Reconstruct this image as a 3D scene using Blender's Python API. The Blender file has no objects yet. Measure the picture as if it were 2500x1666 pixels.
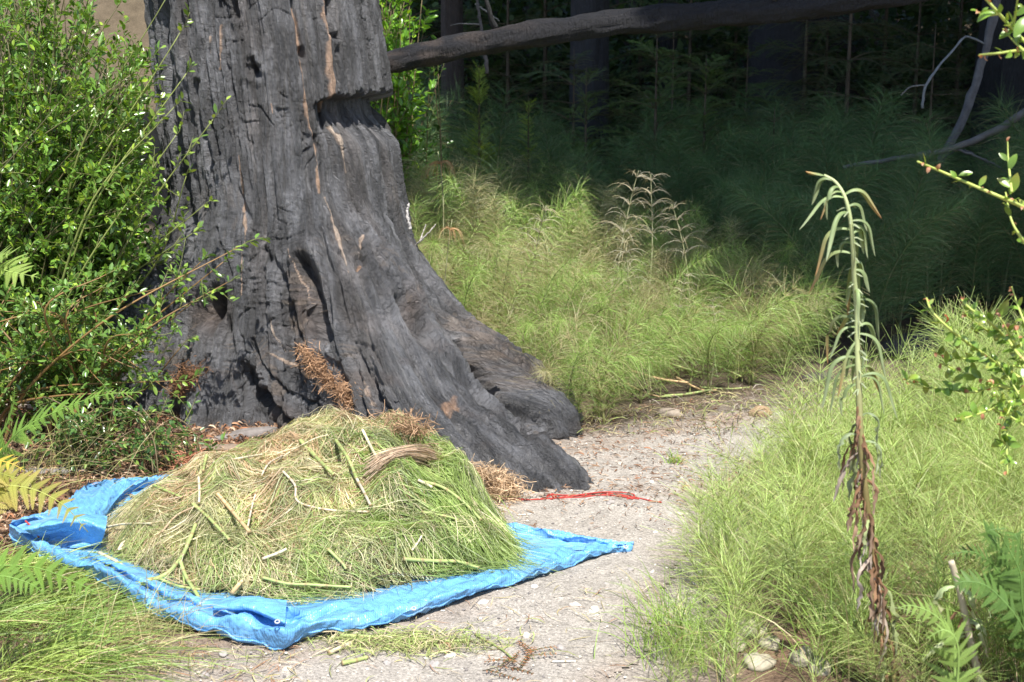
import bpy, math, random
import numpy as np
from mathutils import Vector, Matrix

random.seed(7)
rng = np.random.default_rng(7)
R = math.radians
scene = bpy.context.scene
COL = scene.collection

# ------------------------------------------------------------------ camera
CAM_H = 1.6
F_PX = 3434.0                       # focal length in pixels of the 2500 px wide photograph
PITCH = R(12.05)
cam_d = bpy.data.cameras.new('camera')
cam_d.sensor_width = 36.0
cam_d.lens = 36.0 * F_PX / 2500.0
cam_d.clip_start = 0.05
cam_d.clip_end = 400.0
cam_d.dof.use_dof = True
cam_d.dof.focus_distance = 5.0
cam_d.dof.aperture_fstop = 6.3
cam = bpy.data.objects.new('camera', cam_d)
COL.objects.link(cam)
cam.location = (0, 0, CAM_H)
cam.rotation_euler = (R(90) - PITCH, 0, 0)
scene.camera = cam

# ------------------------------------------------------------------ sky + sun
SUN_EL, SUN_AZ = R(62), R(166)      # azimuth clockwise from +Y: behind the camera, a little to the right
world = bpy.data.worlds.new('World')
scene.world = world
world.use_nodes = True
nt = world.node_tree
sky = nt.nodes.new('ShaderNodeTexSky')
sky.sky_type = 'NISHITA'
sky.sun_disc = False
sky.sun_elevation = SUN_EL
sky.sun_rotation = SUN_AZ
nt.links.new(sky.outputs[0], nt.nodes['Background'].inputs[0])
nt.nodes['Background'].inputs[1].default_value = 0.12
SUN_DIR = Vector((math.sin(SUN_AZ) * math.cos(SUN_EL), math.cos(SUN_AZ) * math.cos(SUN_EL), math.sin(SUN_EL)))
sun_d = bpy.data.lights.new('sun', 'SUN')
sun_d.energy = 4.6
sun_d.angle = R(0.5)
sun_d.color = (1.0, 0.955, 0.88)
sun = bpy.data.objects.new('sun', sun_d)
COL.objects.link(sun)
sun.location = (3, -8, 20)
sun.rotation_euler = SUN_DIR.to_track_quat('Z', 'Y').to_euler()
scene.view_settings.view_transform = 'Standard'
scene.view_settings.look = 'None'
scene.view_settings.gamma = 1.0
scene.view_settings.exposure = 0.85
scene.view_settings.use_curve_mapping = False
scene.render.engine = 'CYCLES'
scene.cycles.max_bounces = 8
scene.cycles.transparent_max_bounces = 6

# ------------------------------------------------------------------ helpers
CP, SP = math.cos(PITCH), math.sin(PITCH)
def ray(px, py):
    a = (px - 1250.0) / F_PX
    b = (833.0 - py) / F_PX
    return np.array([a, CP + b * SP, -SP + b * CP])
def G(px, py, z=0.0):               # point of the horizontal plane z seen at a pixel of the photograph
    d = ray(px, py)
    t = (z - CAM_H) / d[2]
    return np.array([0, 0, CAM_H]) + d * t
def W(px, py, Y):                   # point of the vertical plane Y
    d = ray(px, py)
    return np.array([0, 0, CAM_H]) + d * (Y / d[1])
def project(P):
    P = np.asarray(P, float)
    x = P[..., 0]; y = P[..., 1]; z = P[..., 2] - CAM_H
    dep = y * CP - z * SP
    up = y * SP + z * CP
    return 1250 + F_PX * x / dep, 833 - F_PX * up / dep

def hash3(ix, iy, iz, seed=0):
    n = (ix * 374761393 + iy * 668265263 + iz * 2147483647 + seed * 1274126177) & 0xFFFFFFFF
    n = ((n ^ (n >> 13)) * 1274126177) & 0xFFFFFFFF
    n = ((n ^ (n >> 16)) * 2246822519) & 0xFFFFFFFF
    n = n ^ (n >> 15)
    return n.astype(np.float64) / 4294967295.0
def vnoise(x, y, z=None, seed=0):
    x = np.asarray(x, float); y = np.asarray(y, float)
    if z is None:                    # gradient noise in the plane
        x, y = np.broadcast_arrays(x, y)
        fx, fy = np.floor(x), np.floor(y)
        ix, iy = fx.astype(np.int64), fy.astype(np.int64)
        tx, ty = x - fx, y - fy
        wx = tx * tx * tx * (tx * (tx * 6 - 15) + 10); wy = ty * ty * ty * (ty * (ty * 6 - 15) + 10)
        out = 0
        for dx in (0, 1):
            for dy in (0, 1):
                a = hash3(ix + dx, iy + dy, ix * 0 + 11, seed) * 6.2832
                out = out + (wx if dx else 1 - wx) * (wy if dy else 1 - wy) * (np.cos(a) * (tx - dx) + np.sin(a) * (ty - dy))
        return out * 1.6
    z = np.asarray(z, float)
    x, y, z = np.broadcast_arrays(x, y, z)
    fx, fy, fz = np.floor(x), np.floor(y), np.floor(z)
    ix, iy, iz = fx.astype(np.int64), fy.astype(np.int64), fz.astype(np.int64)
    tx, ty, tz = x - fx, y - fy, z - fz
    tx = tx * tx * (3 - 2 * tx); ty = ty * ty * (3 - 2 * ty); tz = tz * tz * (3 - 2 * tz)
    out = 0
    for dx in (0, 1):
        wx = tx if dx else 1 - tx
        for dy in (0, 1):
            wy = ty if dy else 1 - ty
            for dz in (0, 1):
                wz = tz if dz else 1 - tz
                out = out + wx * wy * wz * hash3(ix + dx, iy + dy, iz + dz, seed)
    return out * 2 - 1
def fbm(x, y, z=None, oct=4, seed=0, gain=0.5):
    a, s, f = 1.0, 0.0, 1.0
    for o in range(oct):
        s = s + a * vnoise(np.asarray(x) * f, np.asarray(y) * f, None if z is None else np.asarray(z) * f, seed + o * 17)
        a *= gain; f *= 2.03
    return s
def smooth(a, b, x):
    t = np.clip((np.asarray(x, float) - a) / (b - a), 0, 1)
    return t * t * (3 - 2 * t)
def nrm(v):
    v = np.asarray(v, float)
    return v / np.maximum(np.linalg.norm(v, axis=-1, keepdims=True), 1e-9)
def spline(pts, n):
    """Catmull-Rom through pts (k,d) resampled to n points"""
    p = np.asarray(pts, float)
    k = len(p)
    pp = np.vstack([2 * p[0] - p[1], p, 2 * p[-1] - p[-2]])
    t = np.linspace(0, k - 1 - 1e-6, n)
    i = np.floor(t).astype(int); u = (t - i)[:, None]
    a, b, c, d = pp[i], pp[i + 1], pp[i + 2], pp[i + 3]
    return 0.5 * (2 * b + (c - a) * u + (2 * a - 5 * b + 4 * c - d) * u ** 2 + (3 * b - a - 3 * c + d) * u ** 3)

class MB:
    """collects arrays of vertices, faces and vertex colours and links them as ONE mesh"""
    def __init__(self):
        self.v, self.f3, self.f4, self.c, self.n = [], [], [], [], 0
        self.m3, self.m4 = [], []
    def add(self, v, f, c, mi=0):
        v = np.asarray(v, float).reshape(-1, 3)
        f = np.asarray(f, np.int64)
        c = np.asarray(c, float)
        if c.ndim == 1: c = np.tile(c[:3], (len(v), 1))
        self.v.append(v); self.c.append(c.reshape(-1, 3))
        if f.shape[-1] == 4: self.f4.append(f.reshape(-1, 4) + self.n); self.m4.append(np.full(f.size // 4, mi))
        else: self.f3.append(f.reshape(-1, 3) + self.n); self.m3.append(np.full(f.size // 3, mi))
        self.n += len(v)
        return self
    def merge(self, v, f3, f4, c):
        if len(f3): self.f3.append(f3 + self.n); self.m3.append(np.zeros(len(f3), int))
        if len(f4): self.f4.append(f4 + self.n); self.m4.append(np.zeros(len(f4), int))
        self.v.append(v); self.c.append(c); self.n += len(v)
    def arrays(self):
        v = np.vstack(self.v); c = np.vstack(self.c)
        f3 = np.vstack(self.f3) if self.f3 else np.zeros((0, 3), np.int64)
        f4 = np.vstack(self.f4) if self.f4 else np.zeros((0, 4), np.int64)
        return v, f3, f4, c
    def mesh(self, name, mats, smooth_shade=True):
        v, f3, f4, c = self.arrays()
        me = bpy.data.meshes.new(name)
        me.vertices.add(len(v))
        me.vertices.foreach_set('co', v.astype(np.float32).ravel())
        li = np.concatenate([f3.ravel(), f4.ravel()]).astype(np.int32)
        tot = np.concatenate([np.full(len(f3), 3), np.full(len(f4), 4)]).astype(np.int32)
        st = np.concatenate([[0], np.cumsum(tot)[:-1]]).astype(np.int32)
        me.loops.add(len(li)); me.polygons.add(len(tot))
        me.loops.foreach_set('vertex_index', li)
        me.polygons.foreach_set('loop_start', st)
        me.polygons.foreach_set('loop_total', tot)
        mi = np.concatenate((self.m3 or [np.zeros(0)]) + (self.m4 or [np.zeros(0)])).astype(np.int32)
        me.polygons.foreach_set('material_index', mi)
        me.polygons.foreach_set('use_smooth', np.full(len(tot), smooth_shade))
        me.update(calc_edges=True)
        me.validate()
        a = me.attributes.new('Col', 'FLOAT_COLOR', 'POINT')
        a.data.foreach_set('color', np.hstack([c, np.ones((len(c), 1))]).astype(np.float32).ravel())
        for m in (mats if isinstance(mats, (list, tuple)) else [mats]): me.materials.append(m)
        return me

def frames(P):
    """P (n,k,3) -> tangents, side, up"""
    T = np.gradient(P, axis=1)
    T = nrm(T)
    return T
def ribbons(P, Wd, C, side=None, fold=0.0):
    """flat strips: P (n,k,3), Wd (n,k), C (n,3) or (n,k,3)"""
    n, k, _ = P.shape
    T = frames(P)
    if side is None:
        side = rng.normal(size=(n, 1, 3))
    S = nrm(np.cross(T, np.broadcast_to(side, T.shape)))
    L = P - S * Wd[..., None] * 0.5
    Rr = P + S * Wd[..., None] * 0.5
    C = np.asarray(C, float)
    if C.ndim == 2: C = np.repeat(C[:, None, :], k, 1)
    V = np.stack([L, Rr], 2).reshape(-1, 3)
    CC = np.repeat(C[:, :, None, :], 2, 2).reshape(-1, 3)
    base = (np.arange(n) * k * 2)[:, None]
    j = (np.arange(k - 1) * 2)[None, :]
    a = base + j
    Fq = np.stack([a, a + 1, a + 3, a + 2], -1).reshape(-1, 4)
    return V, Fq, CC
def tubes(P, Rd, C, m=6, cap=True):
    """P (n,k,3), Rd (n,k), C (n,k,3)|(n,3)|(3,)"""
    n, k, _ = P.shape
    T = frames(P)
    ref = np.tile(np.array([0.31, 0.17, 0.93]), (n, k, 1))
    bad = np.abs((T * ref).sum(-1)) > 0.9
    ref[bad] = (0.9, 0.3, 0.1)
    # one reference for each tube, to avoid twisting
    ref = np.where(bad.any(1)[:, None, None], np.array([0.83, 0.5, -0.2]), np.array([0.31, 0.17, 0.93])) * np.ones((n, k, 1))
    S = nrm(np.cross(T, ref)); U = np.cross(S, T)
    ang = np.arange(m) * 2 * np.pi / m
    V = P[:, :, None, :] + Rd[:, :, None, None] * (np.cos(ang)[None, None, :, None] * S[:, :, None, :] + np.sin(ang)[None, None, :, None] * U[:, :, None, :])
    C = np.asarray(C, float)
    if C.ndim == 1: C = np.tile(C, (n, k, 1))
    if C.ndim == 2: C = np.repeat(C[:, None, :], k, 1)
    CC = np.repeat(C[:, :, None, :], m, 2).reshape(-1, 3)
    base = (np.arange(n) * k * m)[:, None, None]
    jj = (np.arange(k - 1) * m)[None, :, None]
    q = np.arange(m)[None, None, :]; q2 = (q + 1) % m
    Fq = np.stack([base + jj + q, base + jj + q2, base + jj + m + q2, base + jj + m + q], -1).reshape(-1, 4)
    V = V.reshape(-1, 3)
    if cap:                          # closed ends: a fan of triangles written as quads with a centre vertex
        cen = np.concatenate([P[:, 0], P[:, -1]]); cc = np.concatenate([C[:, 0], C[:, -1]])
        V = np.vstack([V, cen]); CC = np.vstack([CC, cc])
        b = n * k * m
        q = np.arange(m)
        tri = []
        st = (np.arange(n) * k * m)[:, None]
        tri.append(np.stack([np.repeat(b + np.arange(n)[:, None], m, 1), st + (q + 1) % m, st + q], -1).reshape(-1, 3))
        en = st + (k - 1) * m
        tri.append(np.stack([np.repeat(b + n + np.arange(n)[:, None], m, 1), en + q, en + (q + 1) % m], -1).reshape(-1, 3))
        return V, Fq, CC, np.vstack(tri)
    return V, Fq, CC, None
def add_tubes(mb, P, Rd, C, m=6, mi=0):
    P = np.asarray(P, float); Rd = np.asarray(Rd, float)
    if P.ndim == 2: P = P[None]; Rd = Rd[None]
    V, Fq, CC, Tr = tubes(P, Rd, C, m)
    n0 = mb.n
    mb.add(V, Fq, CC, mi)
    mb.f3.append(Tr + n0); mb.m3.append(np.full(len(Tr), mi))
def add_ribbons(mb, P, Wd, C, side=None, mi=0):
    P = np.asarray(P, float); Wd = np.asarray(Wd, float)
    V, Fq, CC = ribbons(P, Wd, C, side)
    mb.add(V, Fq, CC, mi)

def link(name, me, parent=None, loc=None):
    o = bpy.data.objects.new(name, me)
    COL.objects.link(o)
    if parent is not None: o.parent = parent
    if loc is not None: o.location = loc
    return o
def empty(name, loc=(0, 0, 0), rz=0.0):
    o = bpy.data.objects.new(name, None)
    o.empty_display_size = 0.05
    COL.objects.link(o)
    o.location = loc; o.rotation_euler = (0, 0, rz)
    return o
def tag(o, label=None, cat=None, group=None, kind=None):
    if label: o['label'] = label
    if cat: o['category'] = cat
    if group: o['group'] = group
    if kind: o['kind'] = kind
    return o

# ------------------------------------------------------------------ materials
def new_mat(name):
    m = bpy.data.materials.new(name)
    m.use_nodes = True
    n = m.node_tree.nodes; l = m.node_tree.links
    return m, n, l, n['Principled BSDF']
def node(n, typ, **kw):
    x = n.new(typ)
    for k, v in kw.items(): setattr(x, k, v)
    return x
def math_n(n, l, op, a, b=None):
    x = n.new('ShaderNodeMath'); x.operation = op
    for i, s in enumerate((a, b)):
        if s is None: continue
        if isinstance(s, (int, float)): x.inputs[i].default_value = s
        else: l.new(s, x.inputs[i])
    return x.outputs[0]
def col_mul(n, l, col, fac):
    x = n.new('ShaderNodeVectorMath'); x.operation = 'SCALE'
    l.new(col, x.inputs[0]); l.new(fac, x.inputs['Scale'])
    return x.outputs[0]
def noise_n(n, l, scale, detail=4, rough=0.55, vec=None, stretch=None):
    tc = n.new('ShaderNodeTexCoord')
    v = vec or tc.outputs['Object']
    if stretch:
        mp = n.new('ShaderNodeMapping'); mp.inputs['Scale'].default_value = stretch
        l.new(v, mp.inputs[0]); v = mp.outputs[0]
    t = n.new('ShaderNodeTexNoise')
    t.inputs['Scale'].default_value = scale; t.inputs['Detail'].default_value = detail; t.inputs['Roughness'].default_value = rough
    l.new(v, t.inputs['Vector'])
    return t.outputs['Fac']
def maprange(n, l, v, a, b, c, d):
    x = n.new('ShaderNodeMapRange')
    l.new(v, x.inputs[0])
    for i, q in enumerate((a, b, c, d)): x.inputs[i + 1].default_value = q
    return x.outputs[0]
def foliage_mat(name, rough=0.5, transl=0.3, var=0.25, spec=0.5, nscale=30.0, tint=(1.25, 1.15, 0.5)):
    m, n, l, p = new_mat(name)
    at = node(n, 'ShaderNodeAttribute', attribute_name='Col')
    oi = n.new('ShaderNodeObjectInfo')
    nz = noise_n(n, l, nscale, 3)
    f1 = maprange(n, l, nz, 0.25, 0.75, 1 - var, 1 + var)
    f2 = maprange(n, l, oi.outputs['Random'], 0, 1, 1 - var * 0.7, 1 + var * 0.7)
    f = math_n(n, l, 'MULTIPLY', f1, f2)
    c = col_mul(n, l, at.outputs['Color'], f)
    l.new(c, p.inputs['Base Color'])
    p.inputs['Roughness'].default_value = rough
    p.inputs['Specular IOR Level'].default_value = spec
    if transl > 0:
        tr = n.new('ShaderNodeBsdfTranslucent')
        tm = n.new('ShaderNodeVectorMath'); tm.operation = 'MULTIPLY'
        l.new(c, tm.inputs[0]); tm.inputs[1].default_value = tint
        l.new(tm.outputs[0], tr.inputs['Color'])
        mx = n.new('ShaderNodeMixShader'); mx.inputs[0].default_value = transl
        l.new(p.outputs[0], mx.inputs[1]); l.new(tr.outputs[0], mx.inputs[2])
        l.new(mx.outputs[0], n['Material Output'].inputs['Surface'])
    return m
def solid_mat(name, rough=0.8, spec=0.3, var=0.3, nscale=20.0, bump=0.0, bscale=60.0, bdist=0.01, stretch=None):
    m, n, l, p = new_mat(name)
    at = node(n, 'ShaderNodeAttribute', attribute_name='Col')
    nz = noise_n(n, l, nscale, 6, 0.65, stretch=stretch)
    f1 = maprange(n, l, nz, 0.25, 0.75, 1 - var, 1 + var)
    l.new(col_mul(n, l, at.outputs['Color'], f1), p.inputs['Base Color'])
    p.inputs['Roughness'].default_value = rough
    p.inputs['Specular IOR Level'].default_value = spec
    if bump > 0:
        b = n.new('ShaderNodeBump'); b.inputs['Strength'].default_value = bump; b.inputs['Distance'].default_value = bdist
        l.new(noise_n(n, l, bscale, 8, 0.7, stretch=stretch), b.inputs['Height'])
        l.new(b.outputs[0], p.inputs['Normal'])
    return m
M = {}
M['horsetail'] = foliage_mat('horsetail_green', 0.45, 0.25, 0.34, nscale=9.0)
M['leaf_gloss'] = foliage_mat('glossy_leaf', 0.28, 0.28, 0.25, 0.7, 40.0)
M['leaf_soft'] = foliage_mat('soft_leaf', 0.5, 0.3, 0.2)
M['needle'] = foliage_mat('conifer_needle', 0.5, 0.25, 0.25)
M['fern'] = foliage_mat('fern_leaf', 0.5, 0.4, 0.18)
M['dry'] = foliage_mat('dry_plant', 0.75, 0.12, 0.25, 0.2, tint=(1.1, 1, 0.8))
M['stem'] = solid_mat('plant_stem', 0.5, 0.4, 0.2)
M['wood'] = solid_mat('grey_wood', 0.8, 0.2, 0.35, 25, 0.5, 90, 0.01)
M['stone'] = solid_mat('stone', 0.85, 0.25, 0.3, 40, 0.4, 120, 0.004)
# ================================================================== ground, path
def bank(x, y):
    y0 = 8.4 + 2.4 * smooth(-1.5, 1.2, x)
    b = 1.5 * smooth(y0, y0 + 7.5, y) + np.maximum(0, y - (y0 + 5.0)) * 0.34
    return np.minimum(b, 16.0)
def gz(x, y):
    x = np.asarray(x, float); y = np.asarray(y, float)
    h = 0.022 * fbm(x * 1.1, y * 1.1, seed=3, oct=3)
    h = h + 0.03 * smooth(-1.6, -2.6, x) * (0.6 + vnoise(x * 2.2, y * 2.2, seed=5))
    near = smooth(9, 5, y)
    h = h * (1 - 0.6 * smooth(0.9, 0.2, np.abs(x + 0.62) / 0.9) * smooth(5.6, 5.0, y))
    return h * near + bank(x, y) + 0.12 * fbm(x * 0.5, y * 0.5, seed=9) * smooth(8, 11, y)

PATH_L = [(430, 1700), (560, 1640), (700, 1590), (860, 1560), (1000, 1500), (1150, 1440), (1180, 1330), (1150, 1240), (1170, 1190),
          (1330, 1110), (1480, 1075), (1650, 1035), (1850, 1000), (2050, 975), (2250, 962), (2500, 955)]
PATH_R = [(1490, 1700), (1560, 1610), (1610, 1520), (1660, 1420), (1710, 1330), (1760, 1240), (1850, 1150), (1980, 1085), (2120, 1045), (2300, 1020), (2500, 1005)]
_poly = [tuple(G(*p)[:2]) for p in PATH_L] + [tuple(G(*p)[:2]) for p in reversed(PATH_R)]
_poly = [(-0.6, 2.0)] + _poly + [(0.35, 2.0)]
_poly = np.array(_poly)
def inpoly(x, y, poly):
    inside = np.zeros(x.shape, bool)
    k = len(poly)
    for i in range(k):
        x1, y1 = poly[i]; x2, y2 = poly[(i + 1) % k]
        c = ((y1 > y) != (y2 > y)) & (x < (x2 - x1) * (y - y1) / (y2 - y1 + 1e-12) + x1)
        inside ^= c
    return inside
def polydist(x, y, poly):
    d = np.full(x.shape, 1e9)
    k = len(poly)
    for i in range(k):
        a = poly[i]; b = poly[(i + 1) % k]
        ab = b - a
        t = np.clip(((x - a[0]) * ab[0] + (y - a[1]) * ab[1]) / (ab @ ab + 1e-12), 0, 1)
        d = np.minimum(d, np.hypot(x - a[0] - t * ab[0], y - a[1] - t * ab[1]))
    return d
def path_sd(x, y):
    x = np.asarray(x, float); y = np.asarray(y, float)
    d = polydist(x, y, _poly)
    return np.where(inpoly(x, y, _poly), -d, d) + 0.05 * vnoise(x * 5, y * 5, seed=31)

C_PATH = np.array([0.35, 0.320, 0.284])
C_LITTER = np.array([0.19, 0.125, 0.085])
C_HUMUS = np.array([0.050, 0.038, 0.027])
def grid_mesh(xs, ys, zf):
    X, Y = np.meshgrid(xs, ys, indexing='xy')
    V = np.stack([X, Y, zf(X, Y)], -1).reshape(-1, 3)
    nx, ny = len(xs), len(ys)
    i = np.arange(nx - 1)[None, :] + np.arange(ny - 1)[:, None] * nx
    Fq = np.stack([i, i + 1, i + 1 + nx, i + nx], -1).reshape(-1, 4)
    return V, Fq
def ground_mat(name):
    m, n, l, p = new_mat(name)
    at = node(n, 'ShaderNodeAttribute', attribute_name='Col')
    a = maprange(n, l, noise_n(n, l, 9, 8, 0.7), 0.3, 0.7, 0.78, 1.2)
    b = maprange(n, l, noise_n(n, l, 130, 4, 0.7), 0.3, 0.7, 0.62, 1.35)
    f = math_n(n, l, 'MULTIPLY', a, b)
    c = col_mul(n, l, at.outputs['Color'], f)
    # scattered darker and paler grains
    tc = n.new('ShaderNodeTexCoord')
    vo = n.new('ShaderNodeTexVoronoi'); vo.inputs['Scale'].default_value = 190
    l.new(tc.outputs['Object'], vo.inputs['Vector'])
    hs = n.new('ShaderNodeSeparateColor'); l.new(vo.outputs['Color'], hs.inputs[0])
    g = maprange(n, l, hs.outputs[0], 0.0, 1.0, 0.74, 1.22)
    c = col_mul(n, l, c, g)
    l.new(c, p.inputs['Base Color'])
    p.inputs['Roughness'].default_value = 0.95
    p.inputs['Specular IOR Level'].default_value = 0.12
    bp = n.new('ShaderNodeBump'); bp.inputs['Strength'].default_value = 0.8; bp.inputs['Distance'].default_value = 0.004
    hh = math_n(n, l, 'ADD', noise_n(n, l, 70, 8, 0.75), math_n(n, l, 'MULTIPLY', vo.outputs['Distance'], -0.7))
    l.new(hh, bp.inputs['Height']); l.new(bp.outputs[0], p.inputs['Normal'])
    return m
M['ground'] = ground_mat('forest_soil')
M['path'] = ground_mat('path_dirt')

def ax(*segs):
    out = []
    for a, b, s in segs: out.append(np.arange(a, b - 1e-9, s))
    return np.concatenate(out + [[segs[-1][1]]])
xs = ax((-60, -20, 8), (-20, -5, 0.8), (-5, -3.2, 0.12), (-3.2, 3.2, 0.032), (3.2, 6, 0.12), (6, 20, 0.8), (20, 60, 8))
ys = ax((-30, 0, 5), (0, 2.4, 0.3), (2.4, 7.6, 0.032), (7.6, 16, 0.15), (16, 30, 1), (30, 90, 6))
V, Fq = grid_mesh(xs, ys, gz)
sd = path_sd(V[:, 0], V[:, 1])
near_path = smooth(0.35, -0.02, sd)[:, None]
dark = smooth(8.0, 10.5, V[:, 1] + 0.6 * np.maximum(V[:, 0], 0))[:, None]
left_lit = (smooth(-1.0, -2.0, V[:, 0]) * smooth(7.5, 9, V[:, 1]))[:, None]
mixn = smooth(-0.3, 0.5, fbm(V[:, 0] * 3, V[:, 1] * 3, seed=12))[:, None]
c = C_LITTER * (1 - 0.45 * mixn) + C_HUMUS * 0.45 * mixn
c = c * (1 - near_path) + (C_PATH * 0.8 + C_LITTER * 0.2) * near_path
foot = (smooth(5.6, 6.2, V[:, 1]) * smooth(-0.3, 0.2, V[:, 0]))[:, None]
c = c * (1 - 0.75 * foot) + np.array([0.13, 0.105, 0.08]) * 0.75 * foot
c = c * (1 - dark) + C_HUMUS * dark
c = c * (1 - left_lit) + np.array([0.12, 0.095, 0.065]) * left_lit
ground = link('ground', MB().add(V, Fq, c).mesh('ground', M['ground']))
tag(ground, kind='structure')
# the path: a sheet 4 mm above the soil, with a ragged edge
xs2 = np.arange(-1.3, 2.9, 0.022); ys2 = np.arange(2.2, 7.0, 0.022)
V, Fq = grid_mesh(xs2, ys2, lambda x, y: gz(x, y) + 0.004 + 0.003 * fbm(x * 14, y * 14, seed=21, oct=3))
sd = path_sd(V[:, 0], V[:, 1])
keep = (sd[Fq] < 0).all(1)
Fq = Fq[keep]
used = np.unique(Fq); remap = np.full(len(V), -1); remap[used] = np.arange(len(used))
V, sd, Fq = V[used], sd[used], remap[Fq]
red = smooth(0.1, 0.7, fbm(V[:, 0] * 2.3, V[:, 1] * 2.3, seed=44))[:, None] * smooth(4.2, 5.2, V[:, 1])[:, None]
edge = smooth(-0.16, 0.0, sd)[:, None]
c = C_PATH * (1 - 0.5 * red) + C_LITTER * 1.5 * 0.5 * red
c = c * (1 - 0.35 * edge) + C_LITTER * 1.25 * 0.35 * edge
path = link('path', MB().add(V, Fq, c).mesh('path', M['path']))
tag(path, kind='structure')
# ================================================================== the burnt redwood
TC = np.array([-1.02, 6.4])
ROOTS = [  # chains of (x, y, z, radius)
    [(-1.00, 6.40, 0.0, 0.60), (-1.00, 6.40, 0.45, 0.57), (-1.02, 6.40, 0.95, 0.525), (-1.09, 6.4, 1.8, 0.495), (-1.2, 6.42, 3.2, 0.47), (-1.4, 6.5, 10.5, 0.30)],
    [(-0.90, 6.20, 0.72, 0.33), (-0.55, 5.85, 0.24, 0.28), (-0.24, 5.50, 0.045, 0.235), (0.02, 5.22, -0.01, 0.20), (0.20, 4.99, -0.05, 0.16)],
    [(-0.75, 6.05, 0.55, 0.30), (-0.46, 5.55, 0.10, 0.25), (-0.20, 5.15, -0.02, 0.19), (0.0, 4.93, -0.07, 0.13)],
    [(-0.70, 6.34, 0.56, 0.27), (-0.36, 6.10, 0.24, 0.25), (-0.05, 5.86, 0.07, 0.25), (0.10, 5.74, -0.01, 0.235)],
    [(-1.06, 6.15, 0.66, 0.30), (-0.99, 5.97, 0.26, 0.25), (-0.84, 5.78, 0.04, 0.20), (-0.74, 5.66, -0.08, 0.14)],
    [(-1.20, 6.12, 0.62, 0.24), (-1.25, 5.93, 0.25, 0.19), (-1.25, 5.76, -0.02, 0.15)],
    [(-1.30, 6.42, 0.72, 0.28), (-1.62, 6.30, 0.36, 0.24), (-1.95, 6.18, 0.02, 0.20)],
    [(-1.4, 6.25, 0.5, 0.25), (-1.62, 6.02, 0.1, 0.2), (-1.75, 5.9, -0.1, 0.15)],
    [(-0.95, 6.75, 0.6, 0.3), (-0.65, 7.2, 0.1, 0.25), (-0.5, 7.5, -0.1, 0.15)],
    [(-1.35, 6.7, 0.6, 0.3), (-1.75, 7.1, 0.1, 0.25), (-1.95, 7.3, -0.1, 0.15)],
]
CLEFTS = [
    [(-0.50, 6.02, 0.52, 0.03), (-0.36, 6.02, 0.38, 0.07), (-0.22, 5.86, 0.26, 0.085), (-0.08, 5.66, 0.22, 0.09), (0.10, 5.44, 0.15, 0.085), (0.26, 5.28, 0.08, 0.07)],
    [(-0.86, 5.86, 0.62, 0.02), (-0.80, 5.72, 0.46, 0.05), (-0.72, 5.66, 0.28, 0.07), (-0.60, 5.55, 0.14, 0.07), (-0.52, 5.45, 0.02, 0.05)],
    [(-1.24, 5.86, 0.46, 0.02), (-1.10, 5.78, 0.22, 0.04), (-1.06, 5.70, 0.05, 0.05)],
]
def trunk_sdf(p):
    d = None
    for ci, ch in enumerate(ROOTS):
        dc = None
        for a, b in zip(ch[:-1], ch[1:]):
            A = np.array(a[:3]); B = np.array(b[:3]); ab = B - A
            t = np.clip(((p - A) @ ab) / (ab @ ab), 0, 1)
            q = np.linalg.norm(p - A - t[..., None] * ab, axis=-1) - (a[3] + (b[3] - a[3]) * t)
            dc = q if dc is None else np.minimum(dc, q)
        if d is None: d = dc
        else:
            k = 0.13 if ci != 3 else 0.05
            h = np.clip(0.5 + 0.5 * (d - dc) / k, 0, 1)
            d = d * (1 - h) + dc * h - k * h * (1 - h)
    for ch in CLEFTS:                # clefts cut between the roots
        dc = None
        for a, b in zip(ch[:-1], ch[1:]):
            A = np.array(a[:3]); B = np.array(b[:3]); ab = B - A
            t = np.clip(((p - A) @ ab) / (ab @ ab), 0, 1)
            q = np.linalg.norm(p - A - t[..., None] * ab, axis=-1) - (a[3] + (b[3] - a[3]) * t)
            dc = q if dc is None else np.minimum(dc, q)
        k = 0.06
        h = np.clip(0.5 - 0.5 * (d + dc) / k, 0, 1)
        d = d * (1 - h) - dc * h + k * h * (1 - h)
    return d
def bil(A, fi, fj):
    """bicubic-ish (bilinear after smoothing) sampling of A at float rows fi (r,) and cols fj (c,)"""
    i = np.clip(np.floor(fi).astype(int), 0, A.shape[0] - 2); ti = (fi - i)[:, None]
    j = np.floor(fj).astype(int) % A.shape[1]; j2 = (j + 1) % A.shape[1]; tj = (fj - np.floor(fj))[None, :]
    return (A[i][:, j] * (1 - tj) + A[i][:, j2] * tj) * (1 - ti) + (A[i + 1][:, j] * (1 - tj) + A[i + 1][:, j2] * tj) * ti
# coarse radius field r(z, theta), found by sphere tracing inwards
nzc, ntc = 150, 300
zc = -0.06 + 2.25 * np.linspace(0, 1, nzc) ** 1.25
thc = np.arange(ntc) * 2 * np.pi / ntc
Z, TH = np.meshgrid(zc, thc, indexing='ij')
axx = -1.02 + (Z - 0.9) * np.where(Z > 0.9, -0.075, 0.0)
rad = np.full(Z.shape, 2.7)
for it in range(34):
    p = np.stack([axx + rad * np.cos(TH), 6.4 + rad * np.sin(TH), Z], -1)
    rad = np.maximum(rad - 0.85 * trunk_sdf(p), 0.05)
for it in range(2):   # light smoothing
    rad = 0.5 * rad + 0.25 * (np.roll(rad, 1, 1) + np.roll(rad, -1, 1))
    rad[1:-1] = 0.5 * rad[1:-1] + 0.25 * (rad[2:] + rad[:-2])
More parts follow.
